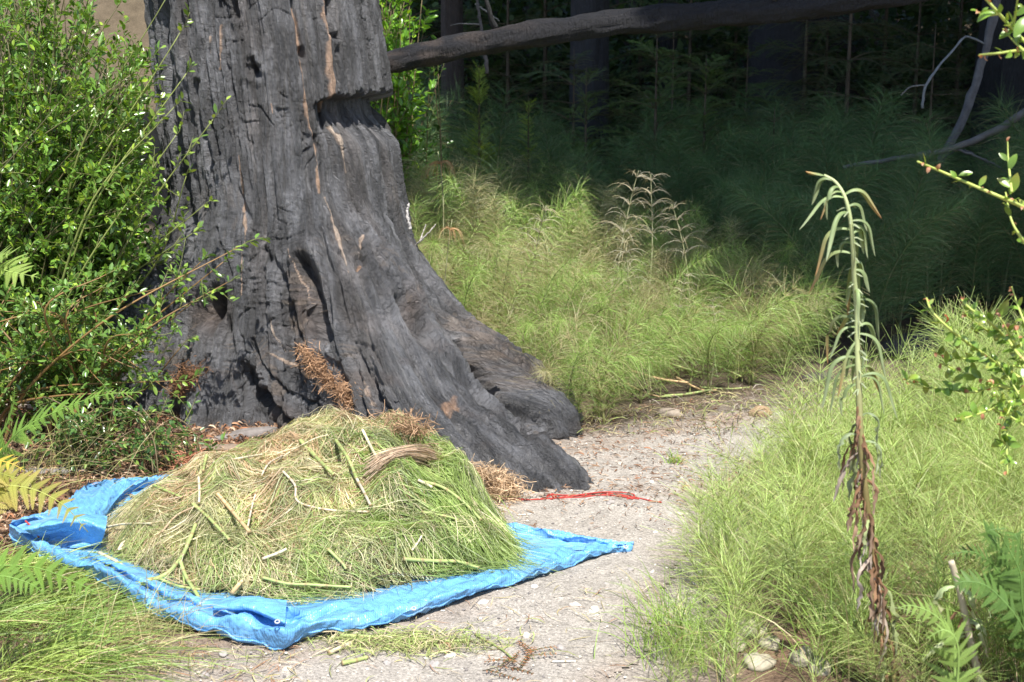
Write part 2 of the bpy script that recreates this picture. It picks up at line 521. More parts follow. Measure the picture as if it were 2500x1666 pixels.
# fine grid, dense on the side that faces the path
nth = 720
tt = np.linspace(0, 1, nth, endpoint=False)
u = tt * 2 * np.pi
th = u - 0.60 * np.sin(u)          # slow around u = 0: dense there
th = th - np.pi / 2                # -90 deg is towards the camera
dens = 1 - 0.60 * np.cos(u)
zz = np.concatenate([-0.06 + 2.20 * np.linspace(0, 1, 470) ** 1.12])
fi = np.interp(zz, zc, np.arange(nzc)); fj = ((th % (2 * np.pi)) / (2 * np.pi)) * ntc
r = bil(rad, fi, fj)
Zf, THf = np.meshgrid(zz, th, indexing='ij')
axf = -1.02 + (Zf - 0.9) * np.where(Zf > 0.9, -0.075, 0.0)
P = np.stack([axf + r * np.cos(THf), 6.4 + r * np.sin(THf), Zf], -1)
def grid_normals(P):
    a = np.gradient(P, axis=0)
    b = (np.roll(P, -1, 1) - np.roll(P, 1, 1))
    return nrm(np.cross(b, a))
N = grid_normals(P)
# grain coordinates: around (metres at a common radius) and along
ua = THf * 0.55
sa = np.concatenate([np.zeros((1, nth)), np.cumsum(np.linalg.norm(np.diff(P, axis=0), axis=-1), 0)], 0)
sa = sa[-1:, :] - sa                # length from the top down each grain line
warp = 0.020 * fbm(ua * 2.5, sa * 1.0, seed=61, oct=2)
ug = ua + warp
def ridged(x, y, seed, oct=3):
    s, a, f = 0, 1.0, 1.0
    for o in range(oct):
        s = s + a * (1 - 2 * np.abs(vnoise(x * f, y * f, seed=seed + o * 7)))
        a *= 0.5; f *= 2.1
    return s
# the grain widens along the roots, so finer grain is blended in where the radius grows
lev = np.log2(np.maximum(r / 0.58, 1.0))
def detail(k, sd, ug, sa):
    w_ = ug * k
    o = 0.020 * fbm(w_ * 5.0, sa * 0.45, seed=71 + sd, oct=3)
    o -= 0.030 * smooth(0.70, 1.35, ridged(w_ * 7.0, sa * 0.38, 81 + sd, 2))          # long furrows
    o -= 0.0135 * smooth(0.55, 1.35, ridged(w_ * 22.0, sa * 1.1, 91 + sd, 2))
    ln = 1 - 2 * np.abs(vnoise(w_ * 6.5, sa * 0.75, seed=95 + sd) + 0.10 * vnoise(w_ * 30, sa * 8, seed=96))          # thin splits along the grain
    o -= 0.020 * smooth(0.86, 0.99, ln) * smooth(-0.1, 0.3, vnoise(w_ * 5, sa * 1.5, seed=97 + sd))
    lx = 1 - 2 * np.abs(vnoise(w_ * 4.0, sa * 9 + 0.5 * vnoise(w_ * 6, sa * 3, seed=3), seed=98 + sd))              # and across it
    o -= 0.011 * smooth(0.88, 0.99, lx) * smooth(0.12, 0.4, vnoise(w_ * 7, sa * 4, seed=99 + sd))
    o += 0.0068 * fbm(w_ * 44, sa * 5, seed=101 + sd, oct=3)
    o += 0.0034 * fbm(w_ * 60, sa * 22, seed=105 + sd, oct=2)
    chk = ridged(w_ * 13 + 3 + 0.4 * vnoise(w_ * 9, sa * 9, seed=2), sa * 24, 111 + sd, 2)   # charred checks across the grain
    o -= 0.0034 * smooth(0.6, 1.3, chk) * smooth(0.0, 0.5, fbm(w_ * 3, sa * 3, seed=117 + sd))
    return o * (1.0 if k < 1.5 else 1.45)
d = np.zeros(r.shape)
wts = [np.clip(1 - np.abs(np.minimum(lev, 2) - q_), 0, 1) for q_ in range(3)]
wn = np.sqrt(sum(w_ ** 2 for w_ in wts))          # keeps the relief as strong where two grains blend
for q_, k_ in enumerate((1.0, 2.0, 4.0)):
    wt = wts[q_] / wn
    ok_ = wt > 0
    d[ok_] += wt[ok_] * detail(k_, q_ * 3, ug[ok_], sa[ok_])
PX, PY = project(P)
facing = (N * (np.array([0, 0, CAM_H]) - P)).sum(-1) > 0
# wrinkled belts across the lower trunk
wr = smooth(430, 560, PY) * smooth(1060, 760, PY)
wob = sa + 0.05 * fbm(ug * 5, sa * 2.2, seed=121, oct=2)
d += wr * 0.0060 * (ridged(ug * 4.5, wob * 15, 123, 3) - 0.2) * smooth(-0.3, 0.4, fbm(ug * 4, sa * 3, seed=125))
d += smooth(560, 600, PX) * smooth(800, 740, PX) * smooth(530, 580, PY) * smooth(790, 730, PY) * 0.007 * (ridged(ug * 7, wob * 26, 127, 2) - 0.3)
def poly_d(px, py, pts):
    """distance in photo pixels from a polyline and position along it"""
    d = np.full(px.shape, 1e9)
    for a, b in zip(pts[:-1], pts[1:]):
        a = np.array(a, float); b = np.array(b, float); ab = b - a
        t = np.clip(((px - a[0]) * ab[0] + (py - a[1]) * ab[1]) / (ab @ ab), 0, 1)
        d = np.minimum(d, np.hypot(px - a[0] - t * ab[0], py - a[1] - t * ab[1]))
    return d
jx = PX + 5 * fbm(ug * 30, sa * 6, seed=131, oct=3) + 7 * vnoise(ug * 9, sa * 3, seed=133)
CRACKS = [  # polyline, half width px, depth m
    ([(392, -20), (402, 120), (420, 260), (432, 350), (440, 420), (455, 500), (470, 560)], 8, 0.06),
    ([(448, -20), (452, 60), (455, 170)], 5, 0.035),
    ([(378, 300), (386, 380), (388, 440)], 7, 0.05),
    ([(482, 200), (484, 280), (497, 320), (512, 360), (520, 400)], 5, 0.03),
    ([(515, 300), (530, 350), (538, 376)], 4, 0.025),
    ([(535, 0), (545, 120), (560, 200), (572, 300), (585, 390), (592, 480), (606, 590)], 4, 0.018),
    ([(570, 0), (573, 40)], 6, 0.03),
    ([(712, 0), (728, 90), (735, 140)], 5, 0.022),
    ([(806, 0), (808, 80), (820, 90)], 5, 0.03),
    ([(735, 120), (748, 210), (760, 300), (776, 390)], 4, 0.018),
    ([(740, 640), (760, 690), (772, 740), (778, 790), (785, 820)], 13, 0.075),
    ([(650, 610), (690, 690), (715, 760), (735, 830)], 6, 0.02),
    ([(785, 560), (800, 640), (830, 720), (855, 800), (880, 880), (930, 980), (970, 1050)], 5, 0.022),
    ([(830, 610), (870, 720), (905, 830), (950, 920)], 4, 0.016),
    ([(985, 730), (1000, 760), (1045, 825), (1115, 900), (1200, 965), (1300, 1045)], 12, 0.055),
    ([(640, 960), (655, 985), (680, 1010), (700, 1030)], 7, 0.035),
    ([(500, 870), (475, 900), (455, 930)], 5, 0.02),
    ([(1220, 1140), (1290, 1170), (1340, 1190)], 4, 0.018),
    ([(1345, 1170), (1350, 1195)], 4, 0.02),
    ([(1090, 990), (1140, 1060), (1190, 1120)], 5, 0.02),
    ([(615, 150), (630, 185)], 7, 0.03),
    ([(620, 830), (640, 900), (700, 960), (770, 990)], 4, 0.018),
    ([(540, 560), (560, 700), (560, 800), (575, 900)], 3, 0.012),
    ([(900, 560), (930, 640), (960, 760)], 4, 0.014),
]
for pts, w, dep in CRACKS:
    w *= 1.15; dep *= 1.35
    q = poly_d(jx, PY, pts)
    d -= np.where(facing, dep * np.exp(-(q / w) ** 2) - dep * 0.18 * np.exp(-((q - 2.4 * w) / (1.2 * w)) ** 2), 0)
# knot, cavity at the foot, small square chip
q = np.hypot((PX - 618) / 15, (PY - 172) / 13); d -= np.where(facing, 0.045 * np.exp(-(q + 0.5 * fbm(ug * 40, sa * 40, seed=77)) ** 2) - 0.010 * np.exp(-((q - 1.6) / 0.6) ** 2), 0)
q = np.hypot((PX - 515 + 0.25 * (PY - 750)) / 26, (PY - 752) / 45); d -= np.where(facing, 0.15 * np.exp(-q ** 3), 0)
q = np.hypot((PX - 545) / 9, (PY - 800) / 32); d -= np.where(facing, 0.07 * np.exp(-q ** 2), 0)
q = np.hypot((PX - 345) / 14, (PY - 795) / 12); d -= np.where(facing, 0.06 * np.exp(-q ** 2), 0)
q = np.maximum(np.abs(PX - 884) / 15, np.abs(PY - 634) / 14); d -= np.where(facing, 0.025 * smooth(1.1, 0.85, q), 0)
# the undercut on the right: the bark above overhangs a burnt-out band
dth = np.degrees(THf)
dth = (dth + 180) % 360 - 180
jag = 0.028 * vnoise(ug * 14, sa * 0 + 4.3, seed=140) + 0.016 * vnoise(ug * 40, sa * 0 + 1.3, seed=141) + 0.012 * vnoise(ug * 90, sa * 0 + 2.3, seed=142)
side = smooth(-66, -54, dth) * smooth(75, 40, dth)
z_top = 1.345 + 0.028 * smooth(-64, -20, dth) + jag * 0.8
z_bot = 1.205 + 0.02 * smooth(-64, -40, dth) + jag * 2.0
lip = smooth(z_top - 0.004, z_top + 0.014, Zf)
below = smooth(z_bot + 0.07, z_bot - 0.10, Zf)
notch = (1 - lip) * (1 - below) * side
d = d - 0.105 * notch + 0.007 * side * lip * smooth(z_top + 0.5, z_top, Zf)
d = d + side * 0.002 * below * smooth(0.9, 1.12, Zf)
# exposed wood streaks (orange to pale), charred elsewhere
expo = np.zeros(Zf.shape); pale = np.zeros(Zf.shape)
STREAKS = [([(715, 20), (728, 90), (738, 200), (752, 290), (765, 350), (775, 410), (780, 470)], 7, 0.15),
           ([(768, 350), (775, 410)], 9, 0.3),
           ([(800, 480), (812, 520), (825, 560), (838, 610), (845, 660)], 8, 0.75),
           ([(790, 0), (798, 60), (805, 130), (812, 220), (816, 270)], 5, 0.2),
           ([(826, 310), (832, 350)], 8, 0.9), ([(835, 360), (848, 420)], 4, 0.8),
           ([(583, 380), (588, 470), (592, 560), (589, 640), (592, 720)], 5, 0.35),
           ([(655, 780), (668, 820), (690, 860)], 3, 0.8), ([(535, 60), (540, 170)], 4, 0.3),
           ([(515, 90), (518, 130)], 4, 0.7),
           ([(885, 575), (884, 600)], 5, 0.6), ([(705, 610), (790, 830)], 3, 0.5),
           ([(655, 860), (720, 900), (800, 960)], 5, 0.6), ([(870, 900), (905, 990)], 5, 0.6),
           ([(1270, 1030), (1340, 1085)], 5, 0.2), ([(660, 255), (662, 275)], 4, 0.1)]
for pts, w, pl in STREAKS:
    q = poly_d(jx, PY, pts)
    w2 = w * np.maximum(0.10, 0.42 + 0.75 * fbm(ug * 5, sa * 7, seed=151, oct=3) + 0.25 * vnoise(ug * 60, sa * 20, seed=153))
    e = np.where(facing, smooth(1.1, 0.55, q / w2), 0)
    expo = np.maximum(expo, e); pale = np.where(e > 0.01, np.maximum(pale, pl * e), pale)
    d += 0.004 * e
q = np.hypot((PX - 1100) / 20, (PY - 982) / 15); e = np.where(facing, smooth(1.2, 0.6, q + 0.4 * vnoise(ug * 60, sa * 60, seed=7)), 0)
expo = np.maximum(expo, 0.8 * e)
q = np.hypot((PX - 880) / 7, (PY - 642) / 5); expo = np.maximum(expo, np.where(facing, smooth(1.2, 0.6, q), 0))
# faint brown scorch on the shaded flanks and the roots' tops
scorch = 0.45 * smooth(0.25, 0.8, fbm(ug * 9 * (1 + lev), sa * 3, seed=161)) * smooth(0.75, 0.25, Zf)
scorch = np.maximum(scorch, 0.9 * np.exp(-(np.hypot((PX - 745) / 45, (PY - 760) / 110)) ** 2) * facing)
scorch = np.maximum(scorch, 1.0 * np.exp(-(np.hypot((PX - 500) / 45, (PY - 760) / 60)) ** 2) * facing)
scorch = np.maximum(scorch, 0.8 * np.exp(-(np.hypot((PX - 1010) / 22, (PY - 750) / 70)) ** 2) * facing)
P2 = P + N * d[..., None]
base_c = np.array([0.120, 0.121, 0.129])
lw = np.clip(lev / 1.6, 0, 1)
ash = smooth(-0.6, 0.8, (1 - lw) * fbm(ug * 14, sa * 4, seed=171, oct=4) + lw * fbm(ug * 42, sa * 4, seed=172, oct=4))
cc = base_c * (0.55 + 0.95 * ash)[..., None]
brn = (0.5 * smooth(0.2, 0.8, fbm(ug * 6, sa * 1.2, seed=177)))[..., None]
cc = cc * (1 - brn) + cc * np.array([1.12, 0.98, 0.86]) * brn
cc = cc * (1 - 0.6 * scorch[..., None]) + np.array([0.105, 0.070, 0.050]) * 0.6 * scorch[..., None]
fleck = smooth(0.62, 0.9, ridged(ug * 30 * (1 + lev), sa * 3.5, 181, 2) * smooth(-0.1, 0.5, fbm(ug * 5, sa * 2, seed=183))) * smooth(1.6, 0.2, Zf)
cc = cc * (1 - 0.35 * fleck[..., None]) + np.array([0.26, 0.20, 0.15]) * 0.35 * fleck[..., None]
wood_c = np.array([0.42, 0.26, 0.17]) * (1 - pale[..., None]) + np.array([0.55, 0.46, 0.38]) * pale[..., None]
cc = cc * (1 - expo[..., None]) + wood_c * expo[..., None]
# above the frame: a plainer continuation of the same stem
zu = np.concatenate([np.linspace(2.16, 4, 24), np.linspace(4.3, 10.4, 22)])
top = P2[-1]; cx, cy = P[-1, :, 0].mean(), P[-1, :, 1].mean()
up = []
for z in zu:
    k = np.interp(z, [2.14, 10.4], [1.0, 0.6])
    sx = np.interp(z, [2.14, 10.4], [0, -0.25])
    ring = np.stack([cx + sx + (top[:, 0] - cx) * k, cy + (top[:, 1] - cy) * k, np.full(nth, z)], -1)
    up.append(ring)
P3 = np.concatenate([P2, np.array(up)], 0)
cc3 = np.concatenate([cc, np.repeat(cc[-1:], len(zu), 0)], 0)
nr = len(P3)
i = (np.arange(nr - 1) * nth)[:, None]; j = np.arange(nth)[None, :]; j2 = (j + 1) % nth
Fq = np.stack([i + j, i + j2, i + nth + j2, i + nth + j], -1).reshape(-1, 4)

def char_mat(name, rough=0.48, stretch=(1, 1, 0.22), bscale=80, strength=1.0, dist=0.026):
    m, n, l, p = new_mat(name)
    at = node(n, 'ShaderNodeAttribute', attribute_name='Col')
    a = maprange(n, l, noise_n(n, l, 60, 8, 0.7, stretch=stretch), 0.3, 0.7, 0.6, 1.45)
    l.new(col_mul(n, l, at.outputs['Color'], a), p.inputs['Base Color'])
    rr = maprange(n, l, noise_n(n, l, 14, 5, 0.6), 0.3, 0.7, rough - 0.12, rough + 0.16)
    l.new(rr, p.inputs['Roughness'])
    p.inputs['Specular IOR Level'].default_value = 0.55
    b = n.new('ShaderNodeBump'); b.inputs['Strength'].default_value = strength; b.inputs['Distance'].default_value = dist
    h1 = noise_n(n, l, bscale, 8, 0.72, stretch=stretch)
    h2 = noise_n(n, l, bscale * 1.3, 6, 0.75, stretch=(1, 1, 0.55))
    vo = n.new('ShaderNodeTexVoronoi'); vo.feature = 'DISTANCE_TO_EDGE'; vo.inputs['Scale'].default_value = 46
    tcv = n.new('ShaderNodeTexCoord'); mpv = n.new('ShaderNodeMapping'); mpv.inputs['Scale'].default_value = (1, 1, 0.22)
    l.new(tcv.outputs['Object'], mpv.inputs[0]); l.new(mpv.outputs[0], vo.inputs['Vector'])
    h2 = math_n(n, l, 'ADD', h2, maprange(n, l, vo.outputs['Distance'], 0.0, 0.07, -0.14, 0.10))
    l.new(math_n(n, l, 'ADD', h1, math_n(n, l, 'MULTIPLY', h2, 0.55)), b.inputs['Height'])
    l.new(b.outputs[0], p.inputs['Normal'])
    return m
def grain_mat(name):
    '''char with the grain running down the stem and out along each root'''
    m, n, l, p = new_mat(name)
    at = node(n, 'ShaderNodeAttribute', attribute_name='Col')
    ga = node(n, 'ShaderNodeAttribute', attribute_name='Grain')
    sp = n.new('ShaderNodeSeparateXYZ'); l.new(ga.outputs['Vector'], sp.inputs[0])
    def field(scale, along, detail, rough, fine=3.2):
        outs = []
        for k in (1.0, fine):
            cb = n.new('ShaderNodeCombineXYZ')
            l.new(math_n(n, l, 'MULTIPLY', sp.outputs[0], k), cb.inputs[0]); l.new(math_n(n, l, 'MULTIPLY', sp.outputs[1], along), cb.inputs[1])
            t = n.new('ShaderNodeTexNoise'); t.inputs['Scale'].default_value = scale; t.inputs['Detail'].default_value = detail; t.inputs['Roughness'].default_value = rough
            l.new(cb.outputs[0], t.inputs['Vector']); outs.append(t.outputs['Fac'])
        mx = n.new('ShaderNodeMix'); mx.data_type = 'FLOAT'
        l.new(sp.outputs[2], mx.inputs[0]); l.new(outs[0], mx.inputs[2]); l.new(outs[1], mx.inputs[3])
        return mx.outputs[0]
    fib = field(70, 0.16, 8, 0.72)
    pit = field(95, 0.7, 6, 0.75)
    fur = field(26, 0.10, 5, 0.6)
    f = math_n(n, l, 'MULTIPLY', maprange(n, l, fib, 0.3, 0.7, 0.55, 1.5), maprange(n, l, pit, 0.3, 0.7, 0.75, 1.25))
    l.new(col_mul(n, l, at.outputs['Color'], f), p.inputs['Base Color'])
    l.new(maprange(n, l, fur, 0.3, 0.7, 0.36, 0.60), p.inputs['Roughness'])
    p.inputs['Specular IOR Level'].default_value = 0.65
    b = n.new('ShaderNodeBump'); b.inputs['Strength'].default_value = 1.0; b.inputs['Distance'].default_value = 0.026
    vs = []
    for k in (1.0, 3.2):
        cb = n.new('ShaderNodeCombineXYZ')
        wv_ = math_n(n, l, 'MULTIPLY', pit, 0.03)
        l.new(math_n(n, l, 'ADD', math_n(n, l, 'MULTIPLY', sp.outputs[0], k), wv_), cb.inputs[0]); l.new(math_n(n, l, 'ADD', math_n(n, l, 'MULTIPLY', sp.outputs[1], 0.55), wv_), cb.inputs[1])
        vo = n.new('ShaderNodeTexVoronoi'); vo.feature = 'DISTANCE_TO_EDGE'; vo.inputs['Scale'].default_value = 42
        l.new(cb.outputs[0], vo.inputs['Vector']); vs.append(vo.outputs['Distance'])
    vm = n.new('ShaderNodeMix'); vm.data_type = 'FLOAT'
    l.new(sp.outputs[2], vm.inputs[0]); l.new(vs[0], vm.inputs[2]); l.new(vs[1], vm.inputs[3])
    crk = math_n(n, l, 'MULTIPLY', maprange(n, l, vm.outputs[0], 0.0, 0.06, -0.55, 0.0), maprange(n, l, fur, 0.42, 0.58, 0.0, 1.0))
    pit = math_n(n, l, 'ADD', math_n(n, l, 'MULTIPLY', pit, 1.7), crk)
    ridge = math_n(n, l, 'ABSOLUTE', math_n(n, l, 'SUBTRACT', fur, 0.5))
    hgt = math_n(n, l, 'ADD', math_n(n, l, 'ADD', fib, math_n(n, l, 'MULTIPLY', pit, 0.55)), math_n(n, l, 'MULTIPLY', ridge, 1.6))
    l.new(hgt, b.inputs['Height']); l.new(b.outputs[0], p.inputs['Normal'])
    return m
M['bark'] = grain_mat('charred_bark')
M['char'] = char_mat('charred_wood')
M['char_dark'] = char_mat('charred_bark_deep', 0.6)

def leaf_cloud(mb, n, cen, radii, size, cols, seed=0, flat=0.5, shell=0.35):
    """leaf-sized faces gathered in clumps through a crown"""
    g = np.random.default_rng(seed)
    k = max(8, n // 60)
    cl = g.normal(size=(k, 3)); cl = nrm(cl) * (shell + (1 - shell) * g.random((k, 1)) ** 0.5) * np.array(radii) + np.array(cen)
    idx = g.integers(0, k, n)
    p = cl[idx] + g.normal(size=(n, 3)) * np.array(radii) * 0.13
    dirv = nrm(g.normal(size=(n, 3)) + np.array([0, 0, -0.25]))
    nv = nrm(g.normal(size=(n, 3)) * flat + np.array([0, 0, 1]))
    sd_ = nrm(np.cross(dirv, nv))
    s = size * (0.6 + 0.8 * g.random((n, 1)))
    V = np.stack([p, p + dirv * s * 0.5 + sd_ * s * 0.28, p + dirv * s, p + dirv * s * 0.5 - sd_ * s * 0.28], 1).reshape(-1, 3)
    Fq = np.arange(n * 4).reshape(-1, 4)
    c = np.array(cols)[g.integers(0, len(cols), n)] * (0.7 + 0.6 * g.random((n, 1)))
    mb.add(V, Fq, np.repeat(c, 4, 0))
GREENS = [(0.035, 0.075, 0.022), (0.05, 0.095, 0.03), (0.028, 0.06, 0.022)]
def limbs(mb, cen_line, z0, z1, n, reach, r0, col, seed, toward=None):
    g = np.random.default_rng(seed)
    for q in range(n):
        z = z0 + (z1 - z0) * (q + g.random()) / n
        b = np.array(cen_line(z))
        a = g.random() * 2 * np.pi
        dv = np.array([np.cos(a), np.sin(a), 0.15])
        if toward is not None: dv = dv * 0.5 + nrm(np.array(toward) - b)
        L = reach * (0.6 + 0.5 * g.random())
        pts = np.array([b, b + dv * L * 0.4 + (0, 0, 0.15), b + dv * L * 0.75 + (0, 0, 0.1), b + dv * L + (0, 0, -0.1)])
        add_tubes(mb, spline(pts, 8), np.linspace(r0, r0 * 0.15, 8), col, 5)

redwood = empty('burnt_redwood_tree', (-1.02, 6.4, 0))
tag(redwood, 'huge charred redwood trunk with flaring roots behind the tarp', 'tree')
def child(name, me, parent):
    """mesh given in world coordinates, parented to a thing that stands elsewhere"""
    o = link(name, me, parent)
    o.matrix_parent_inverse = Matrix.Translation(-parent.location)
    return o
tr_me = MB().add(P3.reshape(-1, 3), Fq, cc3.reshape(-1, 3)).mesh('redwood_trunk', M['bark'])
sa_u = np.concatenate([sa, np.repeat(-(zu - zz[-1])[:, None], nth, 1)], 0); ug_u = np.concatenate([ug, np.repeat(ug[-1:], len(zu), 0)], 0); lw_u = np.concatenate([lw, np.zeros((len(zu), nth))], 0)
ga_ = tr_me.attributes.new('Grain', 'FLOAT_VECTOR', 'POINT')
ga_.data.foreach_set('vector', np.stack([ug_u, sa_u, smooth(0.38, 0.62, lw_u)], -1).astype(np.float32).ravel())
tr_o = child('trunk', tr_me, redwood)
mb = MB()
limbs(mb, lambda z: (-1.02 - 0.075 * (z - 0.9) * 0.8, 6.45, z), 7.5, 10.2, 14, 2.0, 0.06, (0.05, 0.045, 0.04), 5)
child('limbs', mb.mesh('redwood_limbs', M['wood']), redwood)
mb = MB()
leaf_cloud(mb, 9000, (-0.35, 7.2, 9.9), (2.1, 1.7, 2.2), 0.22, GREENS, 11)

child('crown', mb.mesh('redwood_crown', M['needle']), redwood)
# ================================================================== background wood: trunks, log, dead branches
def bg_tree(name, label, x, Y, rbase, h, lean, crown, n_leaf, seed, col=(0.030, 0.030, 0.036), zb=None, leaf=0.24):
    g = np.random.default_rng(seed)
    z0 = float(gz(x, Y)) - 0.15
    root = empty(name, (x, Y, z0 + 0.15))
    tag(root, label, 'tree', 'trees standing in the shade behind the horsetails')
    k, m = 60, 40
    t = np.linspace(0, 1, k) ** 1.6
    zz_ = z0 + t * h
    rr_ = rbase * (1 - 0.55 * t) * (1 + 0.7 * np.exp(-(zz_ - z0) / 0.28))
    an = np.arange(m) * 2 * np.pi / m
    fl = 1 + 0.10 * vnoise(an[None, :] * 3.0 + seed, zz_[:, None] * 0.7, seed=seed) + 0.05 * vnoise(an[None, :] * 9.0, zz_[:, None] * 2.0, seed=seed + 1)
    X = x + lean[0] * t[:, None] * h + rr_[:, None] * fl * np.cos(an)
    Yy = Y + lean[1] * t[:, None] * h + rr_[:, None] * fl * np.sin(an)
    V = np.stack([X, Yy, np.repeat(zz_[:, None], m, 1)], -1).reshape(-1, 3)
    i = (np.arange(k - 1) * m)[:, None]; j = np.arange(m)[None, :]; j2 = (j + 1) % m
    Fq = np.stack([i + j, i + j2, i + m + j2, i + m + j], -1).reshape(-1, 4)
    child('trunk', MB().add(V, Fq, np.array(col)).mesh('shade_trunk', M['char_dark']), root)
    mb = MB()
    for (cen, rad_) in crown:
        limbs(mb, lambda z: (x + lean[0] * (z - z0), Y + lean[1] * (z - z0), z), max(3.0, cen[2] - rad_[2]), min(z0 + h, cen[2] + rad_[2] * 0.6), 9, rad_[0] * 0.9 + 0.4 * abs(cen[0] - x), rbase * 0.22, (0.05, 0.04, 0.035), seed + 3, cen if abs(cen[0] - x) > 0.5 else None)
    child('limbs', mb.mesh('shade_limbs', M['wood']), root)
    mb = MB()
    for q, (cen, rad_) in enumerate(crown):
        leaf_cloud(mb, n_leaf, cen, rad_, leaf, GREENS, seed * 10 + q)
    child('crown', mb.mesh('shade_crown', M['needle']), root)
    return root
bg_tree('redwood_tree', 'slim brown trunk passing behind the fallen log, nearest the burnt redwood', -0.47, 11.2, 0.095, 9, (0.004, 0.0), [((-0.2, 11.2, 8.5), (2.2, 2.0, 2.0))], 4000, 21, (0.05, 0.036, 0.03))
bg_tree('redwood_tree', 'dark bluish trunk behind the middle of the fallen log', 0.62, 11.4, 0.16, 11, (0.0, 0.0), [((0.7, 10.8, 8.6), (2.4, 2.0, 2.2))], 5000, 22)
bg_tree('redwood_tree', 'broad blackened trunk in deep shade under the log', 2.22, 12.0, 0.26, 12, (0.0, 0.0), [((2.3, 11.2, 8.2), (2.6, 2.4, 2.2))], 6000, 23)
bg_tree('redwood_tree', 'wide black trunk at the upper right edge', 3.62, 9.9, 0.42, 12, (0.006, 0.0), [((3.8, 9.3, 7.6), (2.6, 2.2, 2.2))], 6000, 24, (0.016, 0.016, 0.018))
bg_tree('redwood_tree', 'unseen tall redwood beside the scene, its crown lobes placed to shade the hollow', 4.4, 7.2, 0.30, 12, (0.0, 0.0),
        [((2.75, 6.55, 7.6), (2.5, 1.35, 1.5)), ((3.3, 6.9, 9.4), (3.2, 1.9, 1.5)), ((1.0, 6.7, 9.0), (1.5, 1.2, 1.0)), ((4.6, 6.6, 6.2), (2.2, 1.9, 1.6)), ((2.3, 4.75, 8.9), (1.15, 0.80, 0.8)), ((1.0, 4.05, 8.9), (0.75, 0.28, 0.3)), ((2.95, 3.85, 8.2), (1.15, 0.75, 0.7)), ((4.2, 4.3, 8.2), (1.3, 0.8, 0.7))], 6500, 25)  # out of view; lobes shaped so their shadows land on the hollow
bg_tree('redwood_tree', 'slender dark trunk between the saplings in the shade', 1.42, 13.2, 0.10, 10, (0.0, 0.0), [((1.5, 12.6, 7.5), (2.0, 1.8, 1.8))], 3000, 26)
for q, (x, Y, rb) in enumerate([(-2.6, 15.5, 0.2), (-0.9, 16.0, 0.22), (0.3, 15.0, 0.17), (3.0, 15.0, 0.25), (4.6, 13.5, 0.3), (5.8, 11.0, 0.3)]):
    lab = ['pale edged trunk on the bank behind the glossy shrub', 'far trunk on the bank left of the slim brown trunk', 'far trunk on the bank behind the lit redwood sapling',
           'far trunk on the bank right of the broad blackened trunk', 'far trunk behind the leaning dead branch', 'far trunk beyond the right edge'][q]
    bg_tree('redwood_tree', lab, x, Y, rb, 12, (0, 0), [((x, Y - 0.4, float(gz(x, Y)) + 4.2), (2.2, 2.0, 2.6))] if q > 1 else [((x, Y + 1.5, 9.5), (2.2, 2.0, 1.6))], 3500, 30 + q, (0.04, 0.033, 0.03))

# fallen charred log
pts = [(-0.80, 6.98, 1.435), (-0.60, 7.0, 1.495), (-0.1, 7.05, 1.60), (0.5, 7.1, 1.685), (1.1, 7.12, 1.735), (1.65, 7.12, 1.80), (2.6, 7.15, 1.98), (4.15, 7.2, 2.30)]
k, m = 140, 36
c_ = spline(pts, k)
rr_ = np.interp(np.linspace(0, 1, k), [0, 0.05, 0.25, 0.5, 1], [0.040, 0.048, 0.058, 0.064, 0.075])
an = np.arange(m) * 2 * np.pi / m
T = nrm(np.gradient(c_, axis=0)); S = nrm(np.cross(T, (0, 0, 1))); U = np.cross(S, T)
fl = 1 + 0.20 * fbm(an[None, :] * 1.3 + 0 * c_[:, :1], c_[:, :1] * 5, seed=201, oct=4) + 0.06 * vnoise(an[None, :] * 7, c_[:, :1] * 3, seed=202)
V = (c_[:, None] + (rr_[:, None] * fl)[..., None] * (np.cos(an)[None, :, None] * S[:, None] + np.sin(an)[None, :, None] * U[:, None])).reshape(-1, 3)
i = (np.arange(k - 1) * m)[:, None]; j = np.arange(m)[None, :]; j2 = (j + 1) % m
Fq = np.stack([i + j, i + j2, i + m + j2, i + m + j], -1).reshape(-1, 4)
cl = np.array([0.015, 0.015, 0.019]) * np.ones((len(V), 1))  # char, darkened further in place of crown shade on the log
brown = (smooth(0.3, -0.3, V[:, 0]) * smooth(-0.2, 0.5, fbm(V[:, 0] * 9, V[:, 2] * 20, seed=5)))[:, None]
cl = cl * (1 - 0.6 * brown) + np.array([0.08, 0.06, 0.05]) * 0.6 * brown
fallen = empty('fallen_log', (-0.80, 6.98, 1.435))
tag(fallen, 'charred fallen log leaning out from behind the burnt redwood across the shade', 'log')
mb = MB().add(V, Fq, cl)
mb.add(np.vstack([V[:m], c_[:1]]), np.stack([np.full(m, m), np.arange(m), (np.arange(m) + 1) % m], -1), np.array([0.05, 0.045, 0.04]))
child('log', mb.mesh('fallen_log', M['char_dark']), fallen)
mb = MB()
add_tubes(mb, spline([(-0.08, 7.05, 1.66), (-0.10, 7.02, 1.70), (-0.12, 6.99, 1.78), (-0.17, 6.98, 1.90)], 8), np.linspace(0.018, 0.006, 8), (0.03, 0.03, 0.03), 6)
child('branch_stub', mb.mesh('log_stub', M['char_dark']), fallen)
mb = MB()
add_tubes(mb, spline([(1.28, 7.06, 1.80), (1.29, 7.03, 1.825), (1.30, 7.0, 1.84)], 5), np.linspace(0.016, 0.009, 5), (0.10, 0.10, 0.11), 6)
child('branch_stub', mb.mesh('log_stub', M['char_dark']), fallen)

